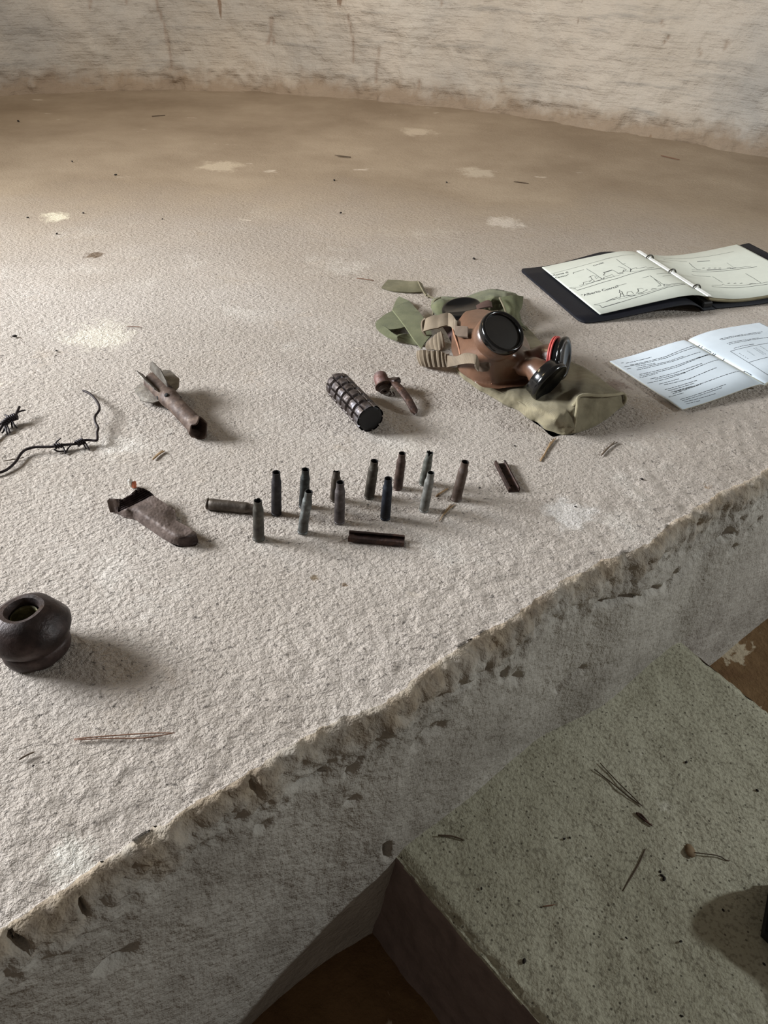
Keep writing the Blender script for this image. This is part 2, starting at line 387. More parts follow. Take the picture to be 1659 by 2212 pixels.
def strip(name, A, B, thick, mat, parent, n=6, nw=8, ruffle=None, bulge=0.0):
    """cloth band between two edge paths, given thickness"""
    a = pxpath(A, n); b = pxpath(B, n); m_ = min(len(a), len(b)); P = []
    for i in range(m_):
        row = []
        for j in range(nw + 1):
            s = j / nw; p = a[i].lerp(b[i], s); row.append(p)
        P.append(row)
    N = [[None] * (nw + 1) for _ in range(m_)]
    for i in range(m_):
        for j in range(nw + 1):
            du = P[min(i + 1, m_ - 1)][j] - P[max(i - 1, 0)][j]; dv = P[i][min(j + 1, nw)] - P[i][max(j - 1, 0)]
            nn = du.cross(dv); nn.normalize()
            if nn.dot(CAM - P[i][j]) < 0: nn = -nn
            N[i][j] = nn
    top = []; bot = []
    for i in range(m_):
        for j in range(nw + 1):
            h = bulge * math.sin(math.pi * j / nw) + (ruffle(i / (m_ - 1), j / nw) if ruffle else 0)
            p = P[i][j] + N[i][j] * h; top.append(p); bot.append(p - N[i][j] * thick)
    k = nw + 1; f = []; nt = len(top)
    for i in range(m_ - 1):
        for j in range(nw):
            q = [i * k + j, i * k + j + 1, (i + 1) * k + j + 1, (i + 1) * k + j]
            f.append(q); f.append([x + nt for x in q[::-1]])
    ring = [i * k for i in range(m_)] + [(m_ - 1) * k + j for j in range(1, k)] + [i * k + nw for i in range(m_ - 2, -1, -1)] + [j for j in range(nw - 1, 0, -1)]
    for x in range(len(ring)):
        p, q = ring[x], ring[(x + 1) % len(ring)]; f.append([p, q, q + nt, p + nt])
    o = link(name, top + bot, f, mat, parent)
    bm = bmesh.new(); bm.from_mesh(o.data); bmesh.ops.recalc_face_normals(bm, faces=bm.faces); bm.to_mesh(o.data); bm.free()
    return sharp(o, 50)

# ================================================================ structure
# ---- the curved back wall: arc fitted to the place
WB = [(-1.350, 2.755), (-1.091, 2.902), (-0.794, 3.009), (-0.465, 3.040), (-0.076, 2.987), (0.265, 2.893), (0.564, 2.755), (0.847, 2.603), (1.096, 2.446)]
WB = [(-3.1, 0.6), (-2.75, 1.25), (-2.3, 1.9), (-1.8, 2.42)] + WB + [(1.6, 2.10), (2.1, 1.65), (2.5, 1.1)]
wb = cr([(a, b, 0) for a, b in WB], 14)
zs = [-0.43, -0.22, -0.10] + [-0.02 + i * 0.006 for i in range(95)] + [0.56 + i * 0.06 for i in range(30)]
dense = []
for a, b in zip(wb, wb[1:]):
    k = max(1, int((b - a).length / 0.007)) if -1.6 < a.x < 1.3 and a.y > 2 else 1
    dense += [a.lerp(b, i / k) for i in range(k)]
dense.append(wb[-1]); wcol = dense
def proj(p):
    d = p - CAM; w = d.dot(_F); return (W / 2 + F * d.dot(CR) / w, H / 2 + F * d.dot(CD) / w) if w > .05 else (-999, -999)
def segd(x, y, pl):
    m_ = 1e9
    for (x0, y0), (x1, y1) in zip(pl, pl[1:]):
        dx, dy = x1 - x0, y1 - y0; t = max(0, min(1, ((x - x0) * dx + (y - y0) * dy) / (dx * dx + dy * dy + 1e-9))); m_ = min(m_, math.hypot(x - x0 - dx * t, y - y0 - dy * t))
    return m_
WCR = [([(333, -20), (342, 20), (357, 60), (364, 100), (371, 130), (369, 150)], 4, .010), ([(586, 40), (586, 70), (578, 95)], 5, .012), ([(593, 75), (592, 95)], 3, .008), ([(750, 30), (758, 60), (762, 90), (762, 135)], 3.5, .008), ([(817, 105), (814, 150), (814, 180)], 3.5, .010),
       ([(196, 0), (195, 20)], 4, .010), ([(272, -5), (272, 8)], 4, .010), ([(950, -5), (953, 10)], 4, .010), ([(1434, 92), (1444, 80)], 5, .012), ([(1572, 90), (1566, 107)], 5, .012), ([(1428, 45), (1430, 55)], 4, .01), ([(906, 175), (906, 190)], 4, .008), ([(1510, 105), (1512, 120)], 4, .008), ([(1080, 170), (1084, 178)], 4, .008)]
STW = []
V = []; Fc = []
for i, p in enumerate(dense):
    t = (dense[min(i + 1, len(dense) - 1)] - dense[max(i - 1, 0)]).normalized(); nrm = Vector((t.y, -t.x, 0))
    for z in zs:
        q = p + Vector((0, 0, z)); d = noise.fractal(q * 3.0, 0.9, 2.0, 5) * 0.02 + noise.fractal(q * 22, 0.9, 2.0, 3) * 0.006 * (2.2 if z < 0.06 else 0.6)
        if -.03 < z < 0.05: d += 0.025 * (1 - z / 0.05) ** 2 * (0.6 + noise.noise(q * 9))
        px, py = proj(q + nrm * d); st = 0
        if -30 < px < 1690 and -30 < py < 360:
            for pl, w, dp in WCR:
                if abs(px - pl[0][0]) < 70 and abs(py - pl[0][1]) < 190:
                    ds = segd(px, py, pl); f_ = max(0, 1 - ds / w * (1 + .5 * noise.noise(q * 60)))
                    d -= dp * f_; st = max(st, min(1, f_ * 1.6))
        STW.append(st); V.append(q + nrm * d)
nz = len(zs)
for i in range(len(dense) - 1):
    for j in range(nz - 1): Fc.append([i * nz + j, i * nz + j + 1, (i + 1) * nz + j + 1, (i + 1) * nz + j])
wo = structure(link('wall_back', V, Fc, M['wall'])); at_ = wo.data.attributes.new('gouge', 'FLOAT', 'POINT'); at_.data.foreach_set('value', STW)

# ---- the platform (plastered shelf): top, worn arris, face
EDGE = [(-0.22, 0.181), (-0.181, 0.214), (-0.127, 0.263), (-0.085, 0.301), (-0.037, 0.339), (0.016, 0.373), (0.047, 0.403), (0.101, 0.448), (0.184, 0.525), (0.227, 0.555), (0.276, 0.583), (0.327, 0.629), (0.385, 0.683), (0.455, 0.730)]
EDGE = [(-1.2, -0.62), (-0.7, -0.21), (-0.4, 0.035)] + EDGE + [(0.60, 0.855), (0.78, 1.0), (1.1, 1.26), (1.6, 1.65), (2.1, 2.0)]
ed = cr([(a, b, 0) for a, b in EDGE], 40)
# even spacing
L = [0]
for a, b in zip(ed, ed[1:]): L.append(L[-1] + (b - a).length)
def along(path, L, s):
    i = max(0, min(len(L) - 2, int(np.searchsorted(L, s)) - 1)); t = (s - L[i]) / max(1e-9, L[i + 1] - L[i]); return path[i].lerp(path[i + 1], t)
ss = []; s = 0.0
while s < L[-1]:
    p = along(ed, L, s); ss.append(s); s += 0.0028 if (-0.32 < p.x < 0.75) else 0.02
Lw = [0]
for a, b in zip(wb, wb[1:]): Lw.append(Lw[-1] + (b - a).length)
fn = Vector((0.62, -0.785, 0))
FCR = [([(1288, 1302), (1300, 1296), (1322, 1299), (1345, 1290), (1372, 1288), (1385, 1296), (1402, 1280), (1422, 1272)], 8, .012), ([(1440, 1266), (1468, 1240), (1500, 1205), (1530, 1180), (1560, 1162), (1590, 1152)], 6, .008), ([(1570, 1158), (1580, 1142)], 9, .012), ([(1578, 1192), (1590, 1180)], 6, .010), ([(1090, 1450), (1088, 1462)], 9, .014), ([(1205, 1490), (1232, 1462), (1262, 1440)], 6, .008),
       ([(20, 2018), (28, 2030), (50, 2040)], 14, .02), ([(173, 1950), (182, 1975)], 9, .015), ([(545, 1682), (553, 1700)], 8, .012), ([(838, 1826), (835, 1848)], 8, .015), ([(700, 1660), (650, 1690)], 6, .007), ([(780, 1630), (750, 1670)], 8, .008), ([(935, 1500), (1000, 1478), (1060, 1440)], 5, .007)]
prof_top = [1.04, 0.97, 0.9, 0.8, 0.7, 0.6, 0.5, 0.42, 0.35, 0.3, 0.26, 0.22, 0.185, 0.155, 0.13, 0.105, 0.085, 0.068]
V = []; nrow = None; FM = []
for k, s in enumerate(ss):
    e = along(ed, L, s); far = along(wb, Lw, Lw[-1] * s / L[-1])
    din = (far - e); ln = din.length; inn = -fn
    rows = []
    for r in prof_top:
        rows.append(e.lerp(far, r))
    last = rows[-1]; near = e + inn * 0.10
    for q in range(1, 5): rows.append(last.lerp(near, q / 5))
    for q in range(0, 30): rows.append(e + inn * (0.10 - 0.0029 * q))
    R = 0.013 + 0.004 * noise.noise(e * 9)
    for q in range(0, 7):
        th = math.pi / 2 * q / 6
        rows.append(e + inn * (R - R * math.sin(th)) + Vector((0, 0, -R + R * math.cos(th))))
    for q in range(1, 80): rows.append(e + Vector((0, 0, -R - 0.0035 * q)) + fn * (0.0035 * q * 0.03))
    for q in range(1, 20): rows.append(e + Vector((0, 0, -R - 0.2765 - 0.008 * q)) + fn * 0.009)
    nrow = len(rows)
    for j, p in enumerate(rows):
        if j < 22: d = noise.fractal(p * 2, 0.9, 2, 3) * 0.002; p = p + Vector((0, 0, d - 0.001))
        elif j < 52:
            q = p * 1.0; w = (j - 22) / 30
            d = noise.fractal(q * 60, 0.8, 2, 3) * 0.0016 + noise.fractal(q * 2, 0.9, 2, 3) * 0.002
            p = p + Vector((0, 0, d - 0.001 - w * w * 0.004))
        else:
            c = max(0, 1 - abs(p.z + 0.02) / 0.05)
            d = noise.fractal(p * 14, 0.8, 2, 4) * 0.0055 * (0.22 + c) + noise.fractal(p * 75, 0.7, 2, 3) * 0.0035 * (0.12 + 1.3 * c)
            px, py = proj(p)
            if px > 0:
                for pl, w, dp in FCR:
                    if min(a for a, b in pl) - 30 < px < max(a for a, b in pl) + 30:
                        ds = segd(px, py, pl) * (1 + .6 * noise.noise(p * 90)); d -= dp * max(0, 1 - ds / w)
            crk = noise.fractal(p * 20 + Vector((3, 1, 7)), 0.9, 2, 3)
            if -0.11 < p.z < -0.03 and crk > 0.5: d -= (crk - 0.5) * 0.03
            p = p + fn * d + Vector((0, 0, -0.001 - 0.004 * c + d * 0.35 * c))
        V.append(p)
Fc = []; 
for i in range(len(ss) - 1):
    for j in range(nrow - 1):
        Fc.append([i * nrow + j, i * nrow + j + 1, (i + 1) * nrow + j + 1, (i + 1) * nrow + j]); FM.append(0 if j < 52 else 1)
plat = structure(link('trim_1', V, Fc, M['stucco'], mats=[M['face']], fm=FM))
plat.name = 'floor_platform'

# ---- step block and pit floor
ZS, ZF = -0.25, -0.395
c0 = G(842, 1832, ZS); c1 = G(1170, 2212, ZS); d1 = (c1 - c0).normalized(); far0 = G(1465, 1378, ZS); far1 = G(1659, 1535, ZS); d2 = (far1 - far0).normalized()
def block(name, base, dirs, length, z0, z1, mat, nu, nv, nh):
    (a, b), (da, db) = base, dirs
    a = a - da * 0.12; b = b - db * 0.12
    V = []; F_ = []
    def grid(fn_, nu, nv):
        o = len(V)
        for i in range(nu + 1):
            for j in range(nv + 1): V.append(fn_(i / nu, j / nv))
        for i in range(nu):
            for j in range(nv): F_.append([o + i * (nv + 1) + j, o + (i + 1) * (nv + 1) + j, o + (i + 1) * (nv + 1) + j + 1, o + i * (nv + 1) + j + 1])
    def disp(p, n_):
        return p + n_ * (noise.fractal(p * 30, .8, 2, 3) * 0.002) 
    def top(u, v):
        p = (a + da * length * v).lerp(b + db * length * v, u); p.z = z1
        e = min(u, 1 - u) * (b - a).length
        if e < 0.006: p.z -= 0.003 + 0.004 * abs(noise.noise(p * 60))
        return disp(p, Vector((0, 0, 1)))
    grid(top, nu, nv)
    for (p0, dd, sg) in ((a, da, -1), (b, db, 1)):
        nn = Vector((dd.y, -dd.x, 0)) * sg
        def side(u, v, p0=p0, dd=dd, nn=nn):
            p = p0 + dd * length * v; p.z = z1 + (z0 - z1) * u
            r = p + nn * (noise.fractal(p * 18, .8, 2, 4) * 0.004 * min(1, u * 12))
            if sg == -1: r = r - nn * (0.030 * u)
            if u < 0.001: r.z -= 0.003 + 0.004 * abs(noise.noise(Vector((p.x, p.y, z1)) * 60))
            if u == 0: r.x, r.y = p.x, p.y
            return r
        grid(side, nh, nv)
    def end(u, v):
        p = (a + da * length).lerp(b + db * length, u); p.z = z1 + (z0 - z1) * v; return p
    grid(end, nu, 2)
    bm = bmesh.new(); me = bpy.data.meshes.new('t'); me.from_pydata([tuple(v) for v in V], [], F_); bm.from_mesh(me)
    bmesh.ops.remove_doubles(bm, verts=bm.verts, dist=0.0006); bmesh.ops.recalc_face_normals(bm, faces=bm.faces)
    bm.to_mesh(me); bm.free(); me.name = name; me.materials.append(mat); me.polygons.foreach_set('use_smooth', [True] * len(me.polygons))
    o = bpy.data.objects.new(name, me); COL.objects.link(o); return sharp(o, 50)
M['riser'] = mat_plain('step_riser', S(128, 112, 106), 0.9, 0, 0.15, (60, 0.003))  # riser tone, darker and browner than the step top
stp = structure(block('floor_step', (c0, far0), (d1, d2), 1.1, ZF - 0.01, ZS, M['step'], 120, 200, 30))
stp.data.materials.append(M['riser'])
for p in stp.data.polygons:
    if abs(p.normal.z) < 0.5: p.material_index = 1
V = []; Fc = []; n = 80
for i in range(n + 1):
    for j in range(n + 1):
        p = Vector((-1.5 + 4.5 * i / n, -2.2 + 4.5 * j / n, ZF)); p.z += noise.fractal(p * 5, .9, 2, 4) * 0.004; V.append(p)
for i in range(n):
    for j in range(n): Fc.append([i * (n + 1) + j, (i + 1) * (n + 1) + j, (i + 1) * (n + 1) + j + 1, i * (n + 1) + j + 1])
structure(link('floor', V, Fc, M['floor']))


# ================================================================ cartridge cases
CASEMAT = {}
def casemat(key, dark, mid, hi, metal=0.4, rough=0.5, sc=80):
    CASEMAT[key] = mat_rust('case_' + key, dark, mid, hi, metal, rough, sc, 0.0005); return CASEMAT[key]
inner = mat_plain('hollow_black', S(14, 12, 12), 0.9)  # near-black for the hollow insides and the hole discs
def case_mesh(L, D, Dn, rimmed, M4, neck=0.13, shoulder=0.09, torn=0.0, seed=0, dents=0.0, crimp=0):
    """bottle-necked case, hollow, standing along local z"""
    R, r = D / 2, Dn / 2; rim = R * (1.14 if rimmed else 1.0)
    zn = L * (1 - neck); zs_ = L * (1 - neck - shoulder)
    prof = [(0.0002, 0), (rim * .96, 0), (rim, 0.0004), (rim, 0.0013), (rim * .97, 0.0016)]
    if rimmed: prof += [(R, 0.0022)]
    else: prof += [(R * .88, 0.0019), (R * .88, 0.0028), (R, 0.0036)]
    for k in range(1, 12): prof.append((R * (1 - 0.06 * k / 11), 0.0036 + (zs_ - 0.0036) * k / 11))
    prof += [(R * .93, zs_ + .0005), ((R * .93 + r) / 2, (zs_ + zn) / 2), (r * 1.02, zn)]
    for k in range(1, 6): prof.append((r, zn + (L - zn) * k / 5))
    ntop = len(prof) - 1
    prof += [(r * .86, L - .0001)] + [(r * .84, L - 0.004 * k) for k in range(1, 4)] + [(R * .8, zs_ - .004), (R * .8, L * .3), (0.0002, L * .29)]
    mb = MB(); n = 30
    def fr(a, z, i):
        x = 1 + dents * noise.noise(Vector((math.cos(a) * 1.2, math.sin(a) * 1.2, z * 90 + seed))) 
        if crimp and z > zn: x *= 1 - crimp * 0.5 * abs(math.sin(a)) * (z - zn) / (L - zn)
        return x
    mb.lathe(prof, n, None, fr)
    if torn:
        for v in mb.v:
            if v.z > L * (1 - neck * .8):
                a = math.atan2(v.y, v.x); v.z -= max(0, noise.noise(Vector((math.cos(a) * 1.6, math.sin(a) * 1.6, seed)))) * L * torn
    # the darker inside of the mouth gets the second slot
    mb.m = [1 if (q // n) > ntop else 0 for q in range(len(mb.f))]
    mb.v = [M4 @ v for v in mb.v]
    return mb
CASES = [
 # base px, mouth px, width px, rimmed, key, colours, options, label
 ((559, 1163), (557, 1081), 24.0, 1, 'olive', (S(50, 46, 42), S(84, 80, 72), S(112, 108, 98)), dict(torn=.05, seed=1, dents=.03), 'rimmed olive grey cartridge case standing nearest the camera, touching the mouth of the lying case'),
 ((597, 1109), (597, 1020), 22.4, 0, 'gunblack', (S(32, 30, 32), S(54, 50, 52), S(84, 78, 80)), dict(seed=2), 'tall near-black cartridge case standing straight, behind the rimmed olive one'),
 ((656, 1094), (660, 1014), 21.5, 0, 'darkgreen', (S(34, 34, 33), S(56, 57, 55), S(96, 102, 98)), dict(seed=3, dents=.03), 'dark cartridge case with greenish neck, half hidden behind the mottled leaning case'),
 ((653, 1150), (667, 1062), 22.0, 0, 'verdigris', (S(62, 56, 50), S(104, 105, 102), S(172, 178, 174)), dict(seed=4, dents=.12), 'mottled pale green corroded cartridge case, dented and leaning right'),
 ((723, 1080), (727, 1018), 21.0, 0, 'brownolive', (S(44, 38, 32), S(78, 68, 58), S(132, 122, 108)), dict(seed=5, dents=.08, torn=.06, crimp=1), 'short brown cartridge case with crushed mouth, behind the straight grey brown one'),
 ((733, 1127), (735, 1041), 23.0, 0, 'greybrown', (S(56, 50, 50), S(94, 86, 84), S(130, 122, 120)), dict(seed=6), 'grey brown cartridge case standing straight in the front row, left of the blue black one'),
 ((797, 1074), (809, 996), 22.5, 0, 'oliveblack', (S(48, 42, 34), S(78, 70, 60), S(122, 120, 110)), dict(seed=7, dents=.04), 'brownish olive cartridge case with grey ring at its neck, leaning right in the back row'),
 ((832, 1119), (839, 1033), 22.0, 0, 'blueblack', (S(20, 22, 28), S(36, 40, 49), S(62, 66, 74)), dict(seed=8), 'blue black cartridge case standing in the front row'),
 ((859, 1056), (869, 979), 20.5, 0, 'rustbrown', (S(48, 36, 32), S(86, 68, 60), S(120, 104, 96)), dict(seed=9, dents=.04), 'rusty brown cartridge case in the back row, just behind the blue black one'),
 ((914, 1046), (929, 977), 19.5, 0, 'greencrust', (S(60, 60, 54), S(106, 106, 98), S(160, 160, 152)), dict(seed=10, dents=.13, torn=.14), 'crusted grey green cartridge case with broken mouth, farthest back'),
 ((915, 1103), (931, 1021), 20.5, 0, 'palegrey', (S(84, 82, 76), S(134, 132, 126), S(176, 176, 170)), dict(seed=11, dents=.06), 'pale grey cartridge case leaning right with creased neck'),
 ((985, 1079), (1005, 998), 22.0, 1, 'brownneck', (S(72, 58, 50), S(104, 88, 78), S(120, 114, 112)), dict(seed=12, dents=.04), 'brown cartridge case with grey neck and round dent, rightmost of the standing ones'),
]
for (b, t, w, rimd, key, cols, opt, lab) in CASES:
    B = G(b[0], b[1]); T = up_to(B, *t); D = w * mmpx(B) ; ax = T - B
    mat = casemat(key, *cols)
    mb = case_mesh(ax.length * 1.0, D, D * .74, rimd, frame(B, ax), **opt)
    zmin = min(v.z for v in mb.v); mb.v = [v - Vector((0, 0, zmin + .0004)) for v in mb.v]
    o = recenter(sharp(mb.build('cartridge_case', mat, mats=[inner]), 50))
    tag(o, lab, 'cartridge case', 'spent cartridge cases on the shelf')
# the lying one
B = G(447, 1088, 0.0062); T = G(556, 1099, 0.0056); mb = case_mesh((T - B).length * 1.0, 0.0125, 0.0090, 0, frame(B, T - B), dents=.05, seed=20)
zmin = min(v.z for v in mb.v); mb.v = [v - Vector((0, 0, zmin + .0004)) for v in mb.v]
o = recenter(sharp(mb.build('cartridge_case', casemat('lying', S(62, 54, 46), S(98, 88, 78), S(140, 130, 120)), mats=[inner]), 50))
tag(o, 'grey brown cartridge case lying on its side, left of all the standing ones', 'cartridge case', 'spent cartridge cases on the shelf')

# ================================================================ stripper clips
def clip(a, b, width, lab, mat):
    """a, b: ground points of the two ends of the axis"""
    ax = (b - a); L = ax.length; x = ax.normalized(); y = Vector((-x.y, x.x, 0)); Mx = Matrix.Identity(4)
    for i, c in enumerate((x, y, Vector((0, 0, 1)))):
        for j in range(3): Mx[j][i] = c[j]
    Mx = Matrix.Translation((a + b) / 2) @ Mx; w = width / 2
    e = empty('stripper_clip', (a + b) / 2, lab, 'clip', 'rusty charger clips')
    # floor of the channel with two punched slots
    xs = [-L / 2, -L * .33, -L * .28, -L * .02 * 0, L * .28, L * .33, L / 2]; ys = [-w * .9, -w * .12, w * .12, w * .9]
    mb = MB(); top = 0.0022; bot = 0.0010
    for i in range(len(xs) - 1):
        for j in range(3):
            if j == 1 and i in (1, 4): continue
            c = ((xs[i] + xs[i + 1]) / 2, (ys[j] + ys[j + 1]) / 2, (top + bot) / 2)
            mb.box(xs[i + 1] - xs[i] + 1e-5, ys[j + 1] - ys[j] + 1e-5, top - bot, Mx @ Matrix.Translation(c))
    jitter(mb.build('channel_plate', M['iron'], e, False), .0003, 200)
    for sg in (-1, 1):
        r = MB(); sec = [(w, 0.0002), (w + .0008, .0035), (w + .0004, .0062), (w - .0014, .0068), (w - .0022, .0058), (w - .0016, .0052), (w - .0010, .0054), (w - .0006, .0036), (w - .0012, .0008)]
        v = []; N = 24
        for i in range(N + 1):
            xx = -L / 2 + L * i / N
            for (yy, zz) in sec: v.append(Mx @ Vector((xx + .0008 * noise.noise(Vector((yy * 900, i, 3))) * (i in (0, N)), sg * (yy + .0003 * noise.noise(Vector((xx * 150, zz * 300, sg)))), zz)))
        k = len(sec); f = [[i * k + j, (i + 1) * k + j, (i + 1) * k + (j + 1) % k, i * k + (j + 1) % k] for i in range(N) for j in range(k)]
        f += [list(range(k)), [N * k + j for j in range(k)][::-1]]
        r.add(v, f); sharp(r.build('rolled_rail', M['iron'], e), 40)
clip(G(753, 1163), G(873, 1174), 0.0115, 'rusty metal clip lying crosswise in front of the standing cases', M['iron'])
clip(G(1079, 1004), G(1110, 1064), 0.0125, 'rusty metal clip lying lengthwise, right of all the standing cases', M['iron'])

# ================================================================ grenade body
a = G(727, 828, .0185); b = G(797, 902, .0185); a.z = b.z = 0.0186
R = 0.0180; Lg = (b - a).length + .004; nl, nr = 9, 6
e = empty('hand_grenade', Vector(((a.x + b.x) / 2, (a.y + b.y) / 2, 0)), 'dark segmented iron grenade body lying on its side beside the rusty fuze', 'grenade')
mb = MB(); N = 112; K = 74; v = []; Mx = frame(a, b - a)
for i in range(K + 1):
    z = Lg * i / K; fz = (z / Lg * nr) % 1.0
    for k in range(N):
        an = 2 * math.pi * k / N; fa = (an / (2 * math.pi) * nl) % 1.0
        ga = min(fa, 1 - fa); gz = min(fz, 1 - fz) if 0.4 < z / Lg * nr < nr - 0.4 else 0.5
        da = max(0, 1 - ga / 0.085); dz = max(0, 1 - gz / 0.14)
        r = R - 0.0032 * min(1, 1.6 * max(da, dz)) + 0.0006 * noise.noise(Vector((an * 4, z * 300, 1)))
        r -= .0006 * ((ga - .5) ** 2 * 4) 
        if z < Lg * .06: r -= (1 - z / (Lg * .06)) * .003
        zz = z + (0.0012 * noise.noise(Vector((math.cos(an) * 5, math.sin(an) * 5, 8))) if i == K else 0)
        v.append(Mx @ Vector((r * math.cos(an), r * math.sin(an), zz)))
f = [[i * N + k, i * N + (k + 1) % N, (i + 1) * N + (k + 1) % N, (i + 1) * N + k] for i in range(K) for k in range(N)]
f.append(list(range(N))[::-1]); mb.add(v, f); sharp(mb.build('segmented_casing', M['gren'], e), 30)
mb = MB(); mb.lathe([(.0001, Lg - .0002), (R * .55, Lg - .0004), (R * .6, Lg - .0002), (R * .86, Lg - .0003), (R * .92, Lg - .001), (R * .84, Lg - .006)], 48, Mx)
o = jitter(mb.build('end_plug', M['black'], e), .0004, 200); o['label'] = 'flat black end plug'

# ================================================================ grenade fuze
e = empty('grenade_fuze', G(842, 850), 'rusty grenade fuze with round cap and curved lever, between the grenade body and the bag', 'grenade fuze')
A = G(818, 812, .017); Bp = G(829, 838, .0085); Mx = frame(Bp, (Bp - A).normalized() + Vector((-.02, -.25, -.05)))
mb = MB(); mb.lathe([(.0001, -.025), (.006, -.0248), (.0090, -.022), (.0098, -.016), (.0096, -.009), (.0100, -.006), (.0100, -.0045)], 36, Mx)
jitter(mb.build('cap', M['redcap'], e), .0005, 150)['label'] = 'grey cap with red paint traces'
mb = MB(); mb.lathe([(.0100, -.0045), (.0112, -.004), (.0114, -.0025), (.0108, -.0018), (.0075, -.0018), (.0068, -.0005)], 36, Mx); jitter(mb.build('flange', M['copper'], e), .0005, 150)
pr = [(.0066, -.001)]
for k in range(5): pr += [(.0072, -.0004 + k * .0013), (.0062, .0002 + k * .0013)]
pr += [(.0058, .0062), (.0024, .0064), (.0022, .001), (.0001, .001)]
mb = MB(); mb.lathe(pr, 32, Mx); sharp(mb.build('threaded_plug', M['greyrust'], e), 60)
# lever: curved channel
cp = pxpath([(835, 822, 15), (850, 826, 15), (866, 842, 14), (880, 861, 11), (890, 878, 7), (898, 895, 2)], 6); n = len(cp); mb = MB(); v = []
for i, p in enumerate(cp):
    t = (cp[min(i + 1, n - 1)] - cp[max(i - 1, 0)]).normalized(); sx = t.cross(Vector((0, 0, 1))).normalized(); up = sx.cross(t)
    w = .0062 * (1 - .12 * i / n) * (1.0 if i < n - 4 else (n - i) / 4.6 + .12)
    for j in range(11):
        th = math.pi * (j / 10) - math.pi / 2; v.append(p + sx * w * math.sin(th) + up * (.0034 * math.cos(th)))
    for j in range(11):
        th = math.pi * ((10 - j) / 10) - math.pi / 2; v.append(p + sx * w * .84 * math.sin(th) + up * (.0034 * math.cos(th) - .0016))
f = [[i * 22 + j, (i + 1) * 22 + j, (i + 1) * 22 + (j + 1) % 22, i * 22 + (j + 1) % 22] for i in range(n - 1) for j in range(22)]
f += [list(range(22))[::-1], [(n - 1) * 22 + j for j in range(22)]]; mb.add(v, f); jitter(sharp(mb.build('lever', M['copper'], e), 50), .0006, 160)
mb = MB(); mb.box(.016, .014, .009, frame(G(851, 824, 14 / 1000), (-.3, .2, 1), (.7, -.5, .1)))
o = mb.build('lever_bracket', M['darkiron'], e); md = o.modifiers.new('b', 'BEVEL'); md.width = .003; md.segments = 3
mb = MB(); mb.tube(pxpath([(842, 845, 6), (845, 851, 3), (841, 854, 1)], 4), .0009, 6); mb.tube(pxpath([(848, 846, 6), (852, 852, 3), (850, 856, 1)], 4), .0009, 6); mb.build('safety_pin', M['iron'], e)

# ================================================================ mortar bomb tail
e = empty('mortar_bomb_tail', G(370, 880), 'rusty finned mortar bomb tail tube with torn open end, right of the barbed wire', 'bomb tail')
A = G(333, 826, .0165); Bq = G(428, 925, .0125); ax = (Bq - A); Lt = ax.length; Mx = frame(A, ax)
R0, R1 = .0125, .0108
mb = MB(); prof = []; N = 40; v = []; K = 60
for i in range(K + 1):
    z = -.004 + (Lt + .010) * i / K; r = R0 if z < Lt * .40 else (R0 + (R1 - R0) * min(1, (z / Lt - .40) / .06)); r += .0022 * max(0, z / Lt - .93) * 14 * .6
    for k in range(N):
        an = 2 * math.pi * k / N; zz = z; rr = r + .0005 * noise.noise(Vector((math.cos(an), math.sin(an), z * 60)) * 2)
        t = noise.noise(Vector((math.cos(an) * 1.3, math.sin(an) * 1.3, 4.0)))
        zz -= max(0, (i / K - .80)) / .2 * (.011 * (t + .35)); rr += max(0, i / K - .9) * .02 * t
        v.append(Mx @ Vector((rr * math.cos(an), rr * math.sin(an), zz)))
f = [[i * N + k, i * N + (k + 1) % N, (i + 1) * N + (k + 1) % N, (i + 1) * N + k] for i in range(K) for k in range(N)]
mb.add(v, f); o = mb.build('tail_tube', M['tailrust'], e); md = o.modifiers.new('s', 'SOLIDIFY'); md.thickness = .0016; md.offset = -1
# two drilled holes seen in the boom as dark discs set in the wall
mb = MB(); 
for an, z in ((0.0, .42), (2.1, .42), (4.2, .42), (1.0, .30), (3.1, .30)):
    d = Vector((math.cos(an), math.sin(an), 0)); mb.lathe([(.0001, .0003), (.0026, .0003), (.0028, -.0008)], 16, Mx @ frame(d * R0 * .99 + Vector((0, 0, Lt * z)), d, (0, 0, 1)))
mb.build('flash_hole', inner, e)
for k in range(6):
    an = 2 * math.pi * k / 6 + 0.32; d = Vector((math.cos(an), math.sin(an), 0)); s_ = Vector((-math.sin(an), math.cos(an), 0))
    dz = (Mx.to_3x3() @ d).z; hh = .0155 if dz > -.2 else max(.002, min(.0155, (.0150 / -dz - R0) / 1.05))
    o2 = [(0, -.014), (hh * .7, -.012), (hh, -.006), (hh * 1.05, .020), (hh * .5, .036), (0, .040)]
    v = []; sgn = 1 if k % 2 else -1
    for w in (-.0006, .0006):
        for (r, z) in o2: v.append(Mx @ (d * (R0 - .001 + r) + Vector((0, 0, z)) + s_ * (w + sgn * r * r * 7)))
    m_ = len(o2); f = [list(range(m_))[::-1], list(range(m_, 2 * m_))] + [[i, (i + 1) % m_, m_ + (i + 1) % m_, m_ + i] for i in range(m_)]
    mb = MB(); mb.add(v, f); mb.build('fin', M['finsteel'], e, False)

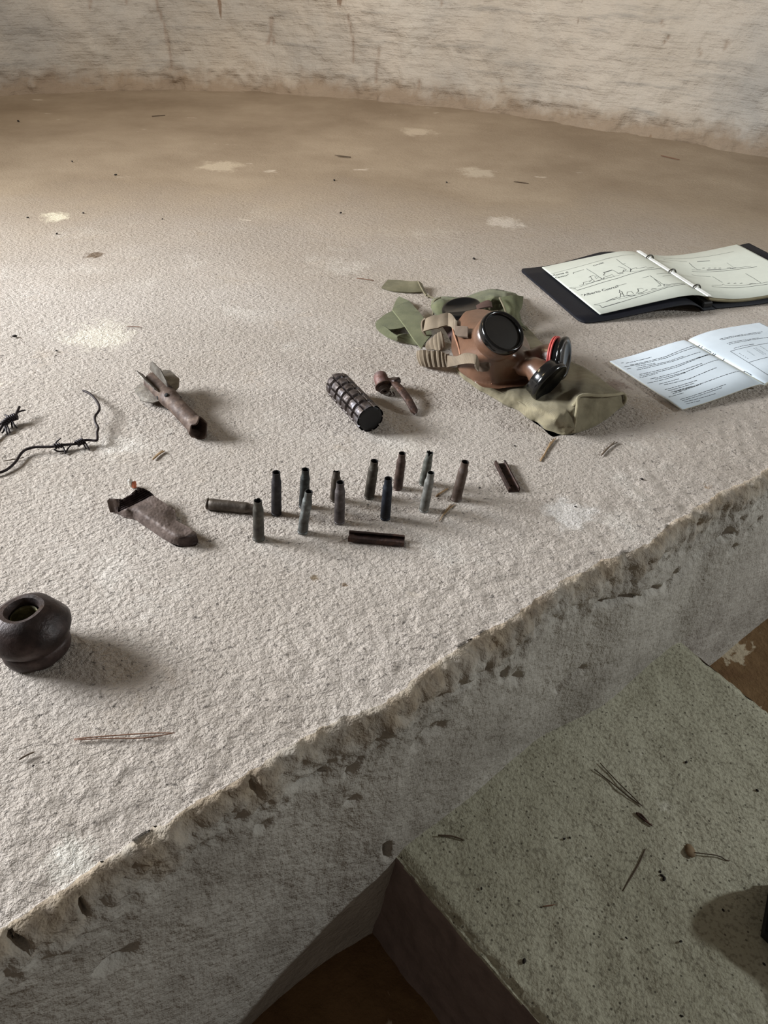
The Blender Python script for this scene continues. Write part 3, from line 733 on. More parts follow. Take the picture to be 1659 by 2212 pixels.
# ================================================================ shell fragment (threaded)
def cx(x, y): return (200 + x / 5.925, 1010 + y / 5.925)
ol = [cx(*p) for p in [(185, 425), (215, 395), (290, 400), (385, 402), (480, 345), (580, 255), (655, 262), (740, 310), (800, 370), (900, 440), (1000, 508), (1055, 545), (1070, 680), (1200, 745), (1325, 835), (1355, 950), (1320, 1000), (1200, 1012), (1100, 1000), (950, 930), (750, 800), (620, 710), (560, 665), (400, 635), (350, 590), (250, 480)]]
ct = [(185, 425, 16), (290, 400, 21), (385, 402, 17), (480, 345, 16), (580, 255, 20), (655, 262, 17), (740, 310, 14), (900, 440, 9), (1055, 545, 6), (1060, 640, 5), (1200, 745, 9), (1325, 835, 11), (1350, 960, 0), (1200, 1012, 0), (1100, 1000, 0), (750, 800, 0), (560, 665, 0), (400, 635, 0), (350, 590, 1), (250, 480, 8), (430, 540, 14), (570, 530, 15), (420, 600, 3), (560, 600, 7), (620, 600, 14.5), (700, 650, 15), (780, 700, 15), (850, 740, 15), (950, 805, 15), (1050, 870, 15), (480, 650, 0), (620, 710, 0), (690, 755, 0), (850, 868, 0), (950, 930, 0), (1030, 968, 0), (700, 540, 13.5), (800, 620, 14), (900, 700, 14.5), (1000, 780, 14), (600, 655, 7), (700, 722, 7), (800, 785, 7), (900, 850, 7), (1000, 915, 7), (1110, 895, 14), (1200, 885, 13), (1260, 860, 13), (950, 650, 12), (1130, 800, 12), (520, 430, 8), (650, 420, 9), (720, 380, 11), (420, 470, 11), (1115, 960, 4), (1280, 940, 4)]
def arcp(x, y):
    X = (x - 200) * 5.925; Y = (y - 1010) * 5.925
    # nearest thread index: the base arc shifted along (38,24)
    base = lambda X: 255 + ((580 - X) / 290) ** 0.9 * 150 if X < 580 else 255 - (X - 580) * .2
    best = 0
    lo, hi = -20, 330
    for _ in range(14):
        m_ = (lo + hi) / 2; xx = X - m_ * .82; yy = Y - m_ * .57
        if yy > base(xx): lo = m_
        else: hi = m_
    return lo
def threads(x, y):
    s_ = arcp(x, y)
    X = (x - 200) * 5.925
    if 4 < s_ < 190 and X > 330: return -1.6 * (0.5 + 0.5 * math.cos(2 * math.pi * s_ / 31)) - 0.6
    return 0.3 * noise.noise(Vector((x * .2, y * .2, 0)))
e = empty('shell_fragment', G(335, 1130), 'chunk of brown rusty casing with screw threads, left of the lying cartridge case', 'shell fragment')
dthr = mat_plain('dark_thread', S(52, 38, 36), 0.5, 0.3)
o = relief('casing_chunk', ol, [cx(a, b) + (c,) for a, b, c in ct], 1.5, M['greyrust'], e, 0.0, None, threads, sm=5, mats=[dthr, M['darkiron']], curve=False,
    fmat=lambda x, y: 1 if (4 < arcp(x, y) < 195 and (x - 200) * 5.925 > 300) else (2 if ((x - 200) * 5.925 > 1095 and (y - 1010) * 5.925 > 905 - .25 * ((x - 200) * 5.925 - 1100)) else 0))  # right end face takes the dark iron as painted shade
# curved lip rising at the threaded end
sharp(o, 40)
e = empty('stone_chip', G(288, 1052), 'tiny pale chip with orange side, just behind the threaded shell fragment', 'stone')
mb = MB(); mb.lathe([(.0001, 0), (.0022, .0004), (.003, .004), (.0022, .009), (.0001, .011)], 9, frame(G(285, 1052), (-.1, .1, 1))); jitter(mb.build('pale_side', M['stone'], e, False), .001, 300)
mb = MB(); mb.lathe([(.0001, 0), (.003, .0006), (.003, .003), (.002, .007), (.0001, .008)], 9, frame(G(290, 1053), (.1, .1, 1))); jitter(mb.build('orange_side', M['orange'], e, False), .001, 300)

# ================================================================ iron nose piece at the left edge
C0 = G(82, 1403); e = empty('fuze_socket', C0, 'dark rusty iron shell nose ring with open top, standing at the left edge', 'shell part')
k_ = mmpx(C0)
Mx = Matrix.Translation(C0)
mb = MB(); mb.lathe([(.0001, .0002), (.024, .0002), (.0265, .002), (.0275, .006), (.0275, .013), (.0255, .0155), (.022, .016)], 56, Mx, lambda a, z, i: 1 + .012 * math.sin(3 * a + 1))
jitter(mb.build('base_ring', M['darkiron'], e), .0009, 70)
top = up_to(C0, 62, 1316); Mt = frame(C0 + Vector((0, 0, .0125)), Vector((-.06, .04, 1))) @ Matrix.Diagonal((1, 1, .84, 1))
mb = MB(); mb.lathe([(.019, -.003), (.0255, -.001), (.0300, .006), (.0330, .014), (.0335, .018), (.0315, .024), (.0255, .036), (.0195, .041), (.0172, .0425), (.0140, .042), (.0122, .038), (.0128, .028), (.0125, .012), (.0001, .010)], 64, Mt,
    lambda a, z, i: 1 + .015 * math.sin(2 * a + .7) + (.02 * math.sin(4 * a) if i in (7, 8, 9, 10) else 0))
jitter(sharp(mb.build('nose_cone', M['darkiron'], e), 35), .0012, 55)
mb = MB(); mb.lathe([(.0114, .012), (.0116, .030), (.0110, .0345), (.0100, .032), (.0098, .012)], 40, Mt); o = jitter(mb.build('inner_sleeve', mat_rust('green_brass', S(60, 54, 34), S(104, 98, 62), S(168, 158, 120), .4, .5, 70), e), .0008, 120); o['label'] = 'greenish brass inner sleeve'

# ================================================================ barbed wire
def wx(x, y): return (x / 5.53, 820 + y / 5.53)
def W_(pts): return [wx(a, b) + (c,) for a, b, c in pts]
e = empty('barbed_wire', G(120, 975), 'long bent length of rusty barbed wire with two twisted barbs, at the left edge', 'barbed wire', None)
main = pxpath(W_([(-160, 1150, 2), (0, 1110, 2), (90, 1070, 2), (180, 990, 3), (250, 885, 4), (320, 832, 5), (420, 806, 6), (520, 804, 6), (640, 800, 6), (760, 780, 5), (900, 768, 5), (990, 728, 6), (1070, 722, 6), (1150, 728, 6), (1163, 690, 7), (1160, 630, 7), (1172, 578, 8), (1140, 510, 9), (1136, 440, 10), (1187, 358, 11), (1170, 280, 10), (1110, 200, 8), (1050, 155, 5), (995, 132, 2)]), 6)
mb = MB(); mb.tube(main, .00155, 10); jitter(mb.build('wire_strand', M['wire'], e), .0002, 400)
def barb(e, c0, c1, r, turns, prongs, th=.0011):
    mb = MB(); a = G(*wx(c0[0], c0[1]), c0[2] / 1000); b = G(*wx(c1[0], c1[1]), c1[2] / 1000); Mx = frame(a, b - a); L_ = (b - a).length
    mb.tube([Mx @ Vector((r * math.cos(t * .5), r * math.sin(t * .5), L_ * t * .5 / (2 * math.pi * turns))) for t in range(int(4 * math.pi * turns) + 1)], th, 7)
    for p in prongs: mb.tube(pxpath(W_(p), 4), lambda t: th * (1 - .3 * t), 7)
    mb.build('barb', M['wire'], e)
barb(e, (645, 800, 6), (735, 782, 6), .0026, 3, [[(650, 790, 6), (680, 740, 8), (725, 702, 11)], [(645, 830, 4), (690, 856, 2), (780, 852, 1), (800, 850, 1)], [(735, 765, 7), (765, 830, 4), (785, 885, 1)], [(780, 880, 1), (830, 800, 4), (900, 750, 6)]])
barb(e, (915, 765, 6), (1000, 728, 6), .0030, 4, [[(985, 735, 6), (1010, 790, 4), (1030, 832, 1)], [(1005, 735, 6), (1040, 790, 4), (1068, 838, 1)], [(930, 770, 5), (945, 800, 1)]])
e = empty('barbed_wire', G(15, 920), 'short barbed wire end with bunched spiky barbs, above the long one', 'barbed wire')
mb = MB(); mb.tube(pxpath(W_([(-170, 800, 2), (-60, 700, 2), (0, 595, 4), (45, 525, 6), (100, 470, 8), (175, 440, 9), (205, 385, 10), (232, 325, 11)]), 5), .0016, 9); mb.build('wire_strand', M['wire'], e)
barb(e, (30, 545, 5), (110, 470, 7), .0030, 4, [[(60, 560, 5), (40, 620, 2), (20, 638, 1)], [(62, 560, 5), (75, 610, 3), (90, 655, 0)], [(80, 550, 5), (105, 600, 3), (120, 635, 1)], [(105, 455, 9), (80, 435, 9), (55, 422, 9)]], .0013)
barb(e, (110, 470, 7), (200, 435, 9), .0036, 4, [[(140, 490, 6), (170, 540, 4), (205, 580, 1)], [(135, 490, 6), (145, 575, 1)], [(190, 395, 10), (240, 380, 10), (300, 364, 9)]], .0013)

# ================================================================ haversack (bag) under the mask
bag = empty('haversack', G(1120, 800), 'worn green and tan canvas haversack lying flat under the gas mask', 'bag')
ol = [(985, 795), (1010, 770), (1060, 745), (1120, 740), (1160, 765), (1215, 775), (1255, 790), (1290, 812), (1325, 838), (1350, 853), (1352, 868), (1335, 885), (1300, 912), (1268, 928), (1240, 936), (1216, 939), (1195, 932), (1160, 910), (1110, 880), (1050, 848), (1010, 822)]
ct = [(985, 795, 3), (1010, 822, 2), (1050, 848, 1), (1110, 880, 1), (1160, 910, 1), (1195, 932, 0), (1216, 939, 0), (1240, 936, 0), (1268, 928, 0), (1300, 912, 0), (1335, 885, 0), (1352, 868, 4), (1350, 853, 12), (1325, 838, 14), (1290, 812, 8), (1255, 790, 6), (1215, 775, 8), (1160, 765, 8), (1120, 740, 6), (1060, 745, 6), (1010, 770, 6),
      (1010, 805, 10), (1050, 825, 13), (1110, 858, 14), (1160, 885, 20), (1200, 905, 26), (1225, 918, 14), (1240, 925, 10),
      (1060, 800, 14), (1120, 820, 12), (1150, 850, 14), (1180, 852, 18), (1215, 832, 26), (1232, 862, 24), (1245, 858, 36), (1247, 868, 36), (1243, 900, 20), (1255, 853, 36), (1290, 856, 30), (1320, 854, 25), (1342, 850, 18), (1290, 840, 30), (1260, 828, 30), (1240, 835, 28), (1215, 815, 16), (1200, 800, 9), (1245, 805, 7), (1280, 825, 18), (1262, 880, 20), (1300, 875, 16), (1325, 868, 12), (1265, 905, 9), (1300, 895, 7), (1170, 830, 10), (1190, 870, 26), (1215, 880, 28)]
def bagx(x, y): return 1.6 * noise.noise(Vector((x * .035, y * .05, 2))) + 0.6 * noise.noise(Vector((x * .12, y * .12, 5)))
relief('bag_body', ol, ct, 3.2, M['canvas'], bag, 0.0, None, bagx, sm=1.5)
mb = MB(); mb.tube(pxpath([(1239, 934, 3), (1243, 905, 19), (1247, 880, 32), (1247, 864, 39), (1251, 856, 40), (1266, 853, 38), (1295, 855, 32), (1325, 853, 26), (1343, 850, 20), (1350, 854, 16), (1351, 864, 9), (1346, 872, 3)], 6), .0022, 8)
mb.tube(pxpath([(1239, 876, 31), (1244, 870, 36), (1248, 863, 38)], 4), .0022, 8)
o = jitter(mb.build('seam_piping', mat_canvas('piping_canvas', S(140, 130, 104), S(178, 166, 136)), bag), .0008, 120); o['label'] = 'pale piped seam'
mb = MB(); mb.tube(pxpath([(1015, 812, 8), (1060, 836, 9), (1120, 868, 10), (1170, 900, 12), (1205, 917, 11), (1236, 922, 12)], 6), .0009, 6); mb.build('hem_seam', M['canvas'], bag)
# back of the bag: heaped green cloth behind the mask
ol = [(938, 668), (932, 655), (936, 645), (960, 640), (1000, 642), (1035, 630), (1065, 624), (1100, 630), (1117, 636), (1118, 650), (1126, 690), (1130, 712), (1150, 718), (1160, 735), (1175, 760), (1130, 770), (1060, 720), (1000, 700), (950, 690)]
ct = [(938, 668, 4), (932, 655, 3), (936, 645, 6), (960, 640, 10), (1000, 642, 12), (1035, 630, 12), (1065, 624, 14), (1100, 630, 12), (1117, 636, 10), (1118, 650, 12), (1126, 690, 8), (1130, 712, 6), (1150, 718, 2), (1160, 735, 1), (1175, 760, 1), (1130, 770, 5), (1060, 720, 10), (1000, 700, 8), (950, 690, 4),
      (955, 655, 24), (975, 652, 14), (1000, 650, 30), (1040, 645, 34), (1065, 640, 42), (1095, 640, 38), (1080, 655, 26), (1060, 665, 24), (1100, 665, 22), (1110, 690, 16), (1090, 700, 20)]
relief('rumpled_flap', ol, ct, 3.0, M['green'], bag, 0.0, None, lambda x, y: 2.6 * noise.noise(Vector((x * .06, y * .09, 3))) + 1.0 * noise.noise(Vector((x * .16, y * .16, 9))), sm=1)
strip('flap_corner', [(1080, 643, 46), (1092, 668, 34), (1098, 692, 26), (1100, 705, 20)], [(1131, 640, 44), (1128, 662, 32), (1120, 684, 22), (1140, 712, 10)], .0022, M['green'], bag, bulge=.006)
strip('flap_panel', [(1100, 690, 18), (1118, 712, 10), (1140, 745, 6), (1165, 770, 5)], [(1135, 705, 12), (1150, 718, 5), (1172, 742, 3), (1205, 765, 3)], .0022, M['canvas'], bag)
strip('flap_fold', [(940, 650, 22), (952, 645, 28), (968, 650, 22), (985, 660, 16)], [(938, 678, 8), (948, 682, 12), (962, 684, 12), (980, 684, 12)], .0022, M['green'], bag, bulge=.008)
for hc in ([(936, 680, 6), (935, 660, 18), (940, 648, 26), (952, 643, 28)], [(1060, 662, 30), (1056, 668, 34), (1062, 673, 33), (1075, 672, 31)], [(1079, 643, 48), (1088, 662, 40), (1094, 680, 32), (1096, 695, 24)]):
    mb = MB(); mb.tube(pxpath(hc, 5), .0015, 7); mb.build('hem_cord', M['canvas'], bag)
# bag strap: folded green webbing at left, and its flat end behind
strip('folded_strap', [(812, 695, 3), (830, 680, 6), (846, 672, 8), (850, 668, 9)], [(838, 712, 8), (858, 710, 9), (875, 706, 9), (880, 704, 9)], .002, M['green'], bag)
strip('folded_strap', [(847, 668, 14), (872, 700, 15), (893, 731, 13), (910, 752, 10)], [(884, 650, 12), (902, 670, 14), (918, 690, 16), (934, 722, 14)], .0022, M['green'], bag, bulge=.002)
strip('folded_strap', [(810, 697, 3), (815, 712, 1), (835, 728, 1), (856, 737, 1)], [(820, 700, 5), (835, 708, 9), (843, 715, 10), (858, 727, 12)], .002, M['green'], bag)
strip('folded_strap', [(857, 738, 0), (870, 740, 0), (890, 744, 0), (905, 747, 0)], [(858, 726, 12), (870, 722, 14), (888, 722, 12), (902, 735, 8)], .002, M['green'], bag, bulge=.003)
strip('folded_strap', [(846, 672, 2), (855, 650, 2), (862, 640, 3)], [(868, 680, 6), (882, 665, 6), (884, 650, 8)], .002, M['green'], bag)
strip('strap_end', [(824, 621, 2), (850, 628, 2), (885, 631, 2), (912, 630, 3)], [(838, 604, 9), (862, 605, 10), (885, 607, 10), (904, 607, 12)], .0022, mat_canvas('dull_canvas', S(98, 92, 68), S(134, 126, 98)), bag, bulge=.001)
strip('strap_end', [(903, 606, 13), (911, 622, 9), (921, 637, 5), (938, 645, 5), (952, 647, 8)], [(912, 612, 8), (917, 624, 5), (926, 640, 1), (940, 650, 1), (953, 654, 2)], .002, M['canvas'], bag)

# ================================================================ gas mask
mask = empty('gas_mask', G(1080, 790), 'brown rubber gas mask with large round black eyepieces, lying on the haversack', 'gas mask')
ol = [(978, 705), (985, 695), (992, 688), (1003, 673), (1016, 669), (1035, 666), (1060, 670), (1085, 680), (1112, 698), (1132, 722), (1142, 740), (1150, 757), (1160, 752), (1166, 762), (1160, 785), (1148, 800), (1128, 812), (1105, 823), (1082, 828), (1063, 830), (1055, 822), (1035, 815), (1020, 806), (1005, 788), (994, 768), (988, 745), (979, 725)]
ct = [(978, 705, 44), (992, 688, 52), (1003, 673, 58), (1016, 669, 58), (1035, 666, 58), (1060, 670, 60), (1085, 680, 62), (1112, 698, 60), (1132, 722, 56), (1142, 740, 50), (1150, 757, 46), (1160, 752, 52), (1166, 762, 54), (1160, 785, 40), (1148, 800, 26), (1128, 812, 20), (1105, 823, 18), (1082, 828, 18), (1063, 830, 18), (1055, 822, 22), (1035, 815, 24), (1020, 806, 26), (1005, 788, 32), (994, 768, 40), (988, 745, 42), (979, 725, 42),
      (1010, 690, 60), (1040, 680, 62), (1010, 720, 58), (1040, 720, 70), (1070, 720, 76), (1100, 715, 74), (1120, 735, 68), (1010, 755, 52), (1050, 765, 66), (1090, 765, 68), (1130, 765, 62), (1145, 775, 60), (1040, 790, 44), (1080, 788, 48), (1110, 788, 50), (1135, 790, 46), (1060, 815, 30), (1090, 812, 28), (1120, 805, 30)]
ct = ct
rub = relief('face_piece', ol, ct, 2.6, M['rubber'], mask, 0.016, None, lambda x, y: 0.8 * noise.noise(Vector((x * .03, y * .03, 7))), sm=6)
# snout: two flaring tubes grown out of the face piece, fused with it
def viewfr(p, tilt, ang):
    """unit normal tilted away from the viewing direction by tilt towards image direction ang (0 right, 90 up)"""
    c = (CAM - p).normalized(); r = (CR - c * CR.dot(c)).normalized(); u = c.cross(r)
    if u.dot(-CD) < 0: u = -u
    t, a = math.radians(tilt), math.radians(ang); return c * math.cos(t) + (r * math.cos(a) + u * math.sin(a)) * math.sin(t)
P1 = G(1205, 773, .058); n1 = viewfr(P1, 74, -4); P2 = G(1180, 819, .044); n2 = viewfr(P2, 73, -42)
neck1 = G(1140, 778, .052); neck2 = G(1125, 792, .042)
inv = mask.matrix_basis.inverted()
def flare(p0, p1, n1_, r0, r1):
    pts = cr([p0, p0.lerp(p1 - n1_ * .022, .55), p1 - n1_ * .022, p1 - n1_ * .008, p1], 6); mb = MB()
    def r(t): return r0 + (r1 - r0) * (max(0, t - .15) / .85) ** 1.7
    mb.tube(pts, r, 28); return mb
mbs = MB()
for q in (flare(neck1, P1, n1, .013, .0245), flare(neck2, P2, n2, .012, .0255)): mbs.add(q.v, q.f)
sn = mbs.build('t', M['rubber'], mask)
bm = bmesh.new(); bm.from_mesh(rub.data); bm.from_mesh(sn.data); bm.to_mesh(rub.data); bm.free(); bpy.data.objects.remove(sn)
md = rub.modifiers.new('fuse', 'REMESH'); md.mode = 'VOXEL'; md.voxel_size = .0016; md.use_smooth_shade = True
md = rub.modifiers.new('soft', 'SMOOTH'); md.iterations = 9; md.factor = .6
rub['label'] = 'brown moulded rubber face piece with forked snout'
# rims and caps of the snout
mb = MB(); mb.lathe([(.0238, -.003), (.0262, -.0025), (.0262, .004), (.0275, .0045), (.0282, .0065), (.0282, .009), (.027, .0105), (.0225, .0105), (.021, .009), (.0001, .009)], 48, frame(P1, n1)); mb.build('outlet_cap', M['bakelite'], mask)
for dz in (-.0058, -.0028):
    mb = MB(); mb.tube([frame(P1 + n1 * dz, n1) @ Vector((.0268 * math.cos(t * math.pi / 24), .0268 * math.sin(t * math.pi / 24), 0)) for t in range(49)], .0014, 8, cap=False); mb.build('red_ring', M['red'], mask)['label'] = 'thin red rubber ring'
mb = MB(); mb.lathe([(.0258, -.009), (.0272, -.0085), (.0268, -.004), (.0278, -.003), (.0276, .001), (.0288, .002), (.0292, .005), (.0285, .008), (.0262, .009), (.025, .0075), (.0001, .007)], 48, frame(P2, n2)); mb.build('inlet_cap', M['bakelite'], mask)
# eyepieces
C1 = G(1084, 719, .088); ne = viewfr(C1, 45, 48); ke = mmpx(C1)
Re = 52 * ke
prof = [(Re * .88, -.014), (Re * .93, -.010), (Re * .97, -.005), (Re * 1.0, -.001), (Re * .99, .003), (Re * .94, .0058), (Re * .87, .006), (Re * .82, .004), (Re * .80, .0015)]
mb = MB(); mb.lathe(prof, 72, frame(C1, ne)); mb.build('eyepiece_rim', M['bakelite'], mask)['label'] = 'glossy black near eyepiece rim'
mb = MB(); mb.lathe([(.0001, .0022), (Re * .4, .0022), (Re * .81, .0016)], 64, frame(C1, ne)); mb.build('eyepiece_lens', M['lens'], mask)
mb = MB(); mb.lathe([(Re * 1.0, -.020), (Re * 1.02, -.012), (Re * .97, -.006), (Re * .9, -.004)], 64, frame(C1 , ne)); mb.build('eyepiece_seat', M['rubber'], mask)
C2 = G(997, 664, .044); nf = viewfr(C2, 62, 97)
mb = MB(); mb.lathe([(.026, -.008), (.030, -.005), (.0305, -.001), (.029, .0018), (.026, .002), (.0245, .0005), (.0001, .0002)], 60, frame(C2, nf)); mb.build('eyepiece_rim', M['bakelite'], mask)['label'] = 'black far eyepiece rim folded under'
strip('inner_flap', [(1028, 660, 50), (1042, 652, 54), (1055, 648, 56), (1062, 652, 54)], [(1030, 668, 52), (1044, 664, 54), (1058, 662, 54), (1064, 664, 52)], .0018, mat_plain('dark_rubber', S(84, 62, 56), .5), mask)
# head straps: tan elastic webbing
def ruf(k, a): return lambda u, v: a * abs(math.sin(u * k * math.pi)) ** .6
strip('head_strap', [(919, 689, 38), (935, 683, 46), (955, 679, 50), (968, 676, 52), (978, 681, 54), (984, 692, 54), (990, 702, 52)], [(914, 716, 24), (935, 711, 34), (955, 706, 40), (968, 704, 42), (977, 708, 46), (984, 718, 50), (988, 724, 50)], .0026, M['webbing'], mask, ruffle=ruf(4, .0016))
strip('head_strap', [(919, 689, 38), (913, 694, 34), (912, 705, 28), (914, 716, 22)], [(924, 690, 36), (920, 700, 28), (918, 712, 22), (922, 727, 14)], .0026, M['webbing'], mask)
strip('strap_tab', [(982, 703, 55), (990, 704, 59), (1000, 704, 63), (1010, 705, 66)], [(982, 722, 52), (990, 726, 56), (1000, 726, 60), (1010, 727, 63)], .0025, M['tab'], mask)
strip('head_strap', [(921, 741, 18), (934, 730, 26), (946, 720, 32), (955, 717, 34)], [(922, 756, 10), (938, 756, 16), (950, 758, 18), (961, 748, 22)], .0026, M['webbing'], mask, ruffle=ruf(5, .0022), bulge=.003)
strip('head_strap', [(903, 758, 12), (912, 756, 22), (930, 757, 26), (952, 759, 28), (968, 765, 28)], [(908, 789, 1), (918, 792, 3), (935, 793, 6), (955, 793, 9), (970, 793, 10)], .003, M['webbing'], mask, ruffle=ruf(8, .0034), bulge=.002)
strip('head_strap', [(966, 768, 30), (985, 770, 44), (1002, 763, 60), (1020, 764, 68), (1030, 767, 68), (1034, 778, 62), (1036, 786, 58)], [(966, 793, 14), (982, 790, 26), (1000, 786, 44), (1016, 785, 56), (1026, 787, 60), (1030, 796, 54), (1034, 802, 50)], .0024, M['webbing'], mask)
strip('strap_tab', [(1031, 785, 57), (1040, 784, 58), (1054, 782, 59), (1058, 786, 58)], [(1033, 801, 48), (1042, 803, 48), (1054, 801, 50), (1058, 797, 52)], .0025, M['tab'], mask)
strip('lower_strap', [(955, 704, 28), (965, 720, 26), (975, 740, 24), (990, 760, 24)], [(975, 704, 36), (980, 720, 34), (985, 740, 34), (992, 755, 32)], .002, mat_plain('maroon_strap', S(64, 44, 42), .8), mask)
mb = MB(); mb.tube(pxpath([(976, 700, 46), (981, 722, 46), (988, 742, 44), (992, 756, 42), (994, 766, 40)], 6), .0013, 7); mb.tube(pxpath([(1020, 804, 26), (1035, 814, 22), (1048, 819, 20), (1056, 828, 17), (1062, 829, 18), (1063, 818, 24)], 6), .0013, 7)
mb.build('rubber_lip', mat_plain('pale_rubber_edge', S(164, 118, 92), .5), mask)

# ================================================================ ring binder
Sp = Vector((.535, 1.243, 0)); U = Vector((.948, .318, 0)).normalized(); Vv = Vector((-U.y, U.x, 0))
def sheet(org, U, Vv, us, v0, v1, h, nu=40, nv=4, thick=.0006, rnd=0.0):
    """curved sheet: list of top verts + bottom, height h(u, v)"""
    mb = MB(); v = []
    for i in range(nu + 1):
        u = us[0] + (us[1] - us[0]) * i / nu
        for j in range(nv + 1):
            t = j / nv; vv = v0 + (v1 - v0) * t
            if rnd:
                e = min(u - us[0], us[1] - u) if rnd > 0 else (u - us[0])
                if e < abs(rnd): k = abs(rnd) - math.sqrt(max(0, rnd * rnd - (abs(rnd) - e) ** 2)); vv = (v0 + k) + (v1 - v0 - 2 * k) * t
            p = org + U * u + Vv * vv; v.append(Vector((p.x, p.y, h(u, vv))))
    nt = len(v); v += [p - Vector((0, 0, thick)) for p in v]; k = nv + 1
    f = []
    for i in range(nu):
        for j in range(nv):
            q = [i * k + j, (i + 1) * k + j, (i + 1) * k + j + 1, i * k + j + 1]; f.append(q); f.append([x + nt for x in q[::-1]])
    ring = [i * k for i in range(nu + 1)] + [nu * k + j for j in range(1, k)] + [i * k + nv for i in range(nu - 1, -1, -1)] + [j for j in range(nv - 1, 0, -1)]
    for x in range(len(ring)):
        p, q = ring[x], ring[(x + 1) % len(ring)]; f.append([q, p, p + nt, q + nt])
    mb.add(v, f); return mb
def lerpf(tab):
    def f(u, v=0):
        if u <= tab[0][0]: return tab[0][1]
        for (a, x), (b, y) in zip(tab, tab[1:]):
            if u <= b:
                t = (u - a) / (b - a); t = t * t * (3 - 2 * t) if False else t; return x + (y - x) * t
        return tab[-1][1]
    return f
def smoothf(tab):
    P = cr([(a, b, 0) for a, b in tab], 10); return lerpf([(p.x, p.y) for p in P])
hL = smoothf([(-.215, .0055), (-.16, .0130), (-.10, .0210), (-.05, .0265), (-.02, .0255), (0, .0205)])
hR = smoothf([(0, .0215), (.02, .0175), (.06, .0125), (.10, .0125), (.15, .0165), (.21, .0240), (.24, .028)])
hC = smoothf([(-.26, .0022), (-.20, .0034), (-.14, .0100), (-.08, .0170), (-.045, .0180), (-.022, .011), (-.012, .0035), (0, .0030), (.02, .0030), (.10, .0034), (.18, .010), (.26, .021)])
e = empty('ring_binder', Sp + Vv * .1, 'open black ring binder showing ship drawings on cream pages', 'binder')
sheet(Sp, U, Vv, (-.247, -.012), -.017, .226, lambda u, v: hC(u) + .006 * max(0, (v - .12) / .1) * max(0, 1 - abs(u + .08) / .08), 50, 8, .0022, -.012).build('cover_board', M['cover'], e)
sheet(Sp, U, Vv, (-.012, .014), -.012, .226, lambda u, v: .0028, 6, 4, .0022).build('spine', M['cover'], e)
sheet(Sp, U, Vv, (.014, .262), -.010, .226, lambda u, v: hC(u), 50, 4, .0022).build('cover_board', M['cover'], e)
mb = MB(); mb.box(.020, .226, .010, frame(Sp + Vv * .105 + Vector((0, 0, .0082)), (0, 0, 1), U)); o = mb.build('spine_plate', M['black'], e, False); md = o.modifiers.new('b', 'BEVEL'); md.width = .002
def hp(u, v): return hL(u) if u < 0 else hR(u)
pgL = sheet(Sp, U, Vv, (-.206, -.003), -.001, .214, hp, 60, 4, .0012).build('page', M['paper'], e)
pgR = sheet(Sp, U, Vv, (.003, .222), -.001, .212, hp, 60, 4, .0012).build('page', M['paper'], e)
sheet(Sp, U, Vv, (.004, .220), .0002, .211, lambda u, v: hR(u) - .0012, 50, 4, .0065).build('page_stack', M['edge'], e)['label'] = 'stack of pages with tan cut edges'
mb = MB(); mb.box(.0088, .226, .0022, frame(Sp + Vv * .108 + Vector((0, 0, .0228)), (0, 0, 1), U)); o = mb.build('retaining_bar', M['white'], e, False); o['label'] = 'metal bar between the pages, its bright reflection painted white'
md = o.modifiers.new('b', 'BEVEL'); md.width = .001
for vv in (.033, .107, .181):
    c = Sp + Vv * vv + Vector((0, 0, .019)); rg = MB()
    rg.tube([c + U * (.0088 * math.cos(t)) + Vector((0, 0, .0095 * math.sin(t))) for t in [math.pi * k / 20 for k in range(-4, 25)]], .0013, 8); r_ = rg.build('binder_ring', M['ring'], e)
    rg = MB(); rg.lathe([(.0001, .0028), (.0022, .0024), (.0032, 0)], 14, frame(c + Vector((0, 0, .0048)), (0, 0, 1))); rg.build('bar_rivet', M['white'], r_) if False else rg.build('bar_rivet', M['white'], e)
# ---- printed drawings: ink lines lying on the page
def ink(mb, org, U, Vv, h, pts, w=.0005, closed=False):
    """polyline in page coordinates (u, v) laid on the curved sheet"""
    P = []
    for (a, b), (c, d) in zip(pts, pts[1:]):
        k = max(1, int(math.hypot(c - a, d - b) / .006))
        for i in range(k): P.append((a + (c - a) * i / k, b + (d - b) * i / k))
    P.append(pts[-1]); v = []; f = []
    for i, (a, b) in enumerate(P):
        a0, b0 = P[max(0, i - 1)]; a1, b1 = P[min(len(P) - 1, i + 1)]; l = math.hypot(a1 - a0, b1 - b0) or 1; nx, ny = -(b1 - b0) / l * w / 2, (a1 - a0) / l * w / 2
        for s_ in (1, -1):
            u, v_ = a + nx * s_, b + ny * s_; q = org + U * u + Vv * v_; v.append(Vector((q.x, q.y, h(u, v_) + .00018)))
    for i in range(len(P) - 1): f.append([2 * i, 2 * i + 2, 2 * i + 3, 2 * i + 1][::-1])
    mb.add(v, f)
def uv_of(org, U, Vv, h, px, py):
    z = .01
    for _ in range(8):
        g = G(px, py, z); d = g - org; u, v = d.dot(U), d.dot(Vv); z = .5 * z + .5 * h(u, v)
    return (u, v)
def inkpx(mb, org, U, Vv, h, pts, w): ink(mb, org, U, Vv, h, [uv_of(org, U, Vv, h, *p) for p in pts], w)
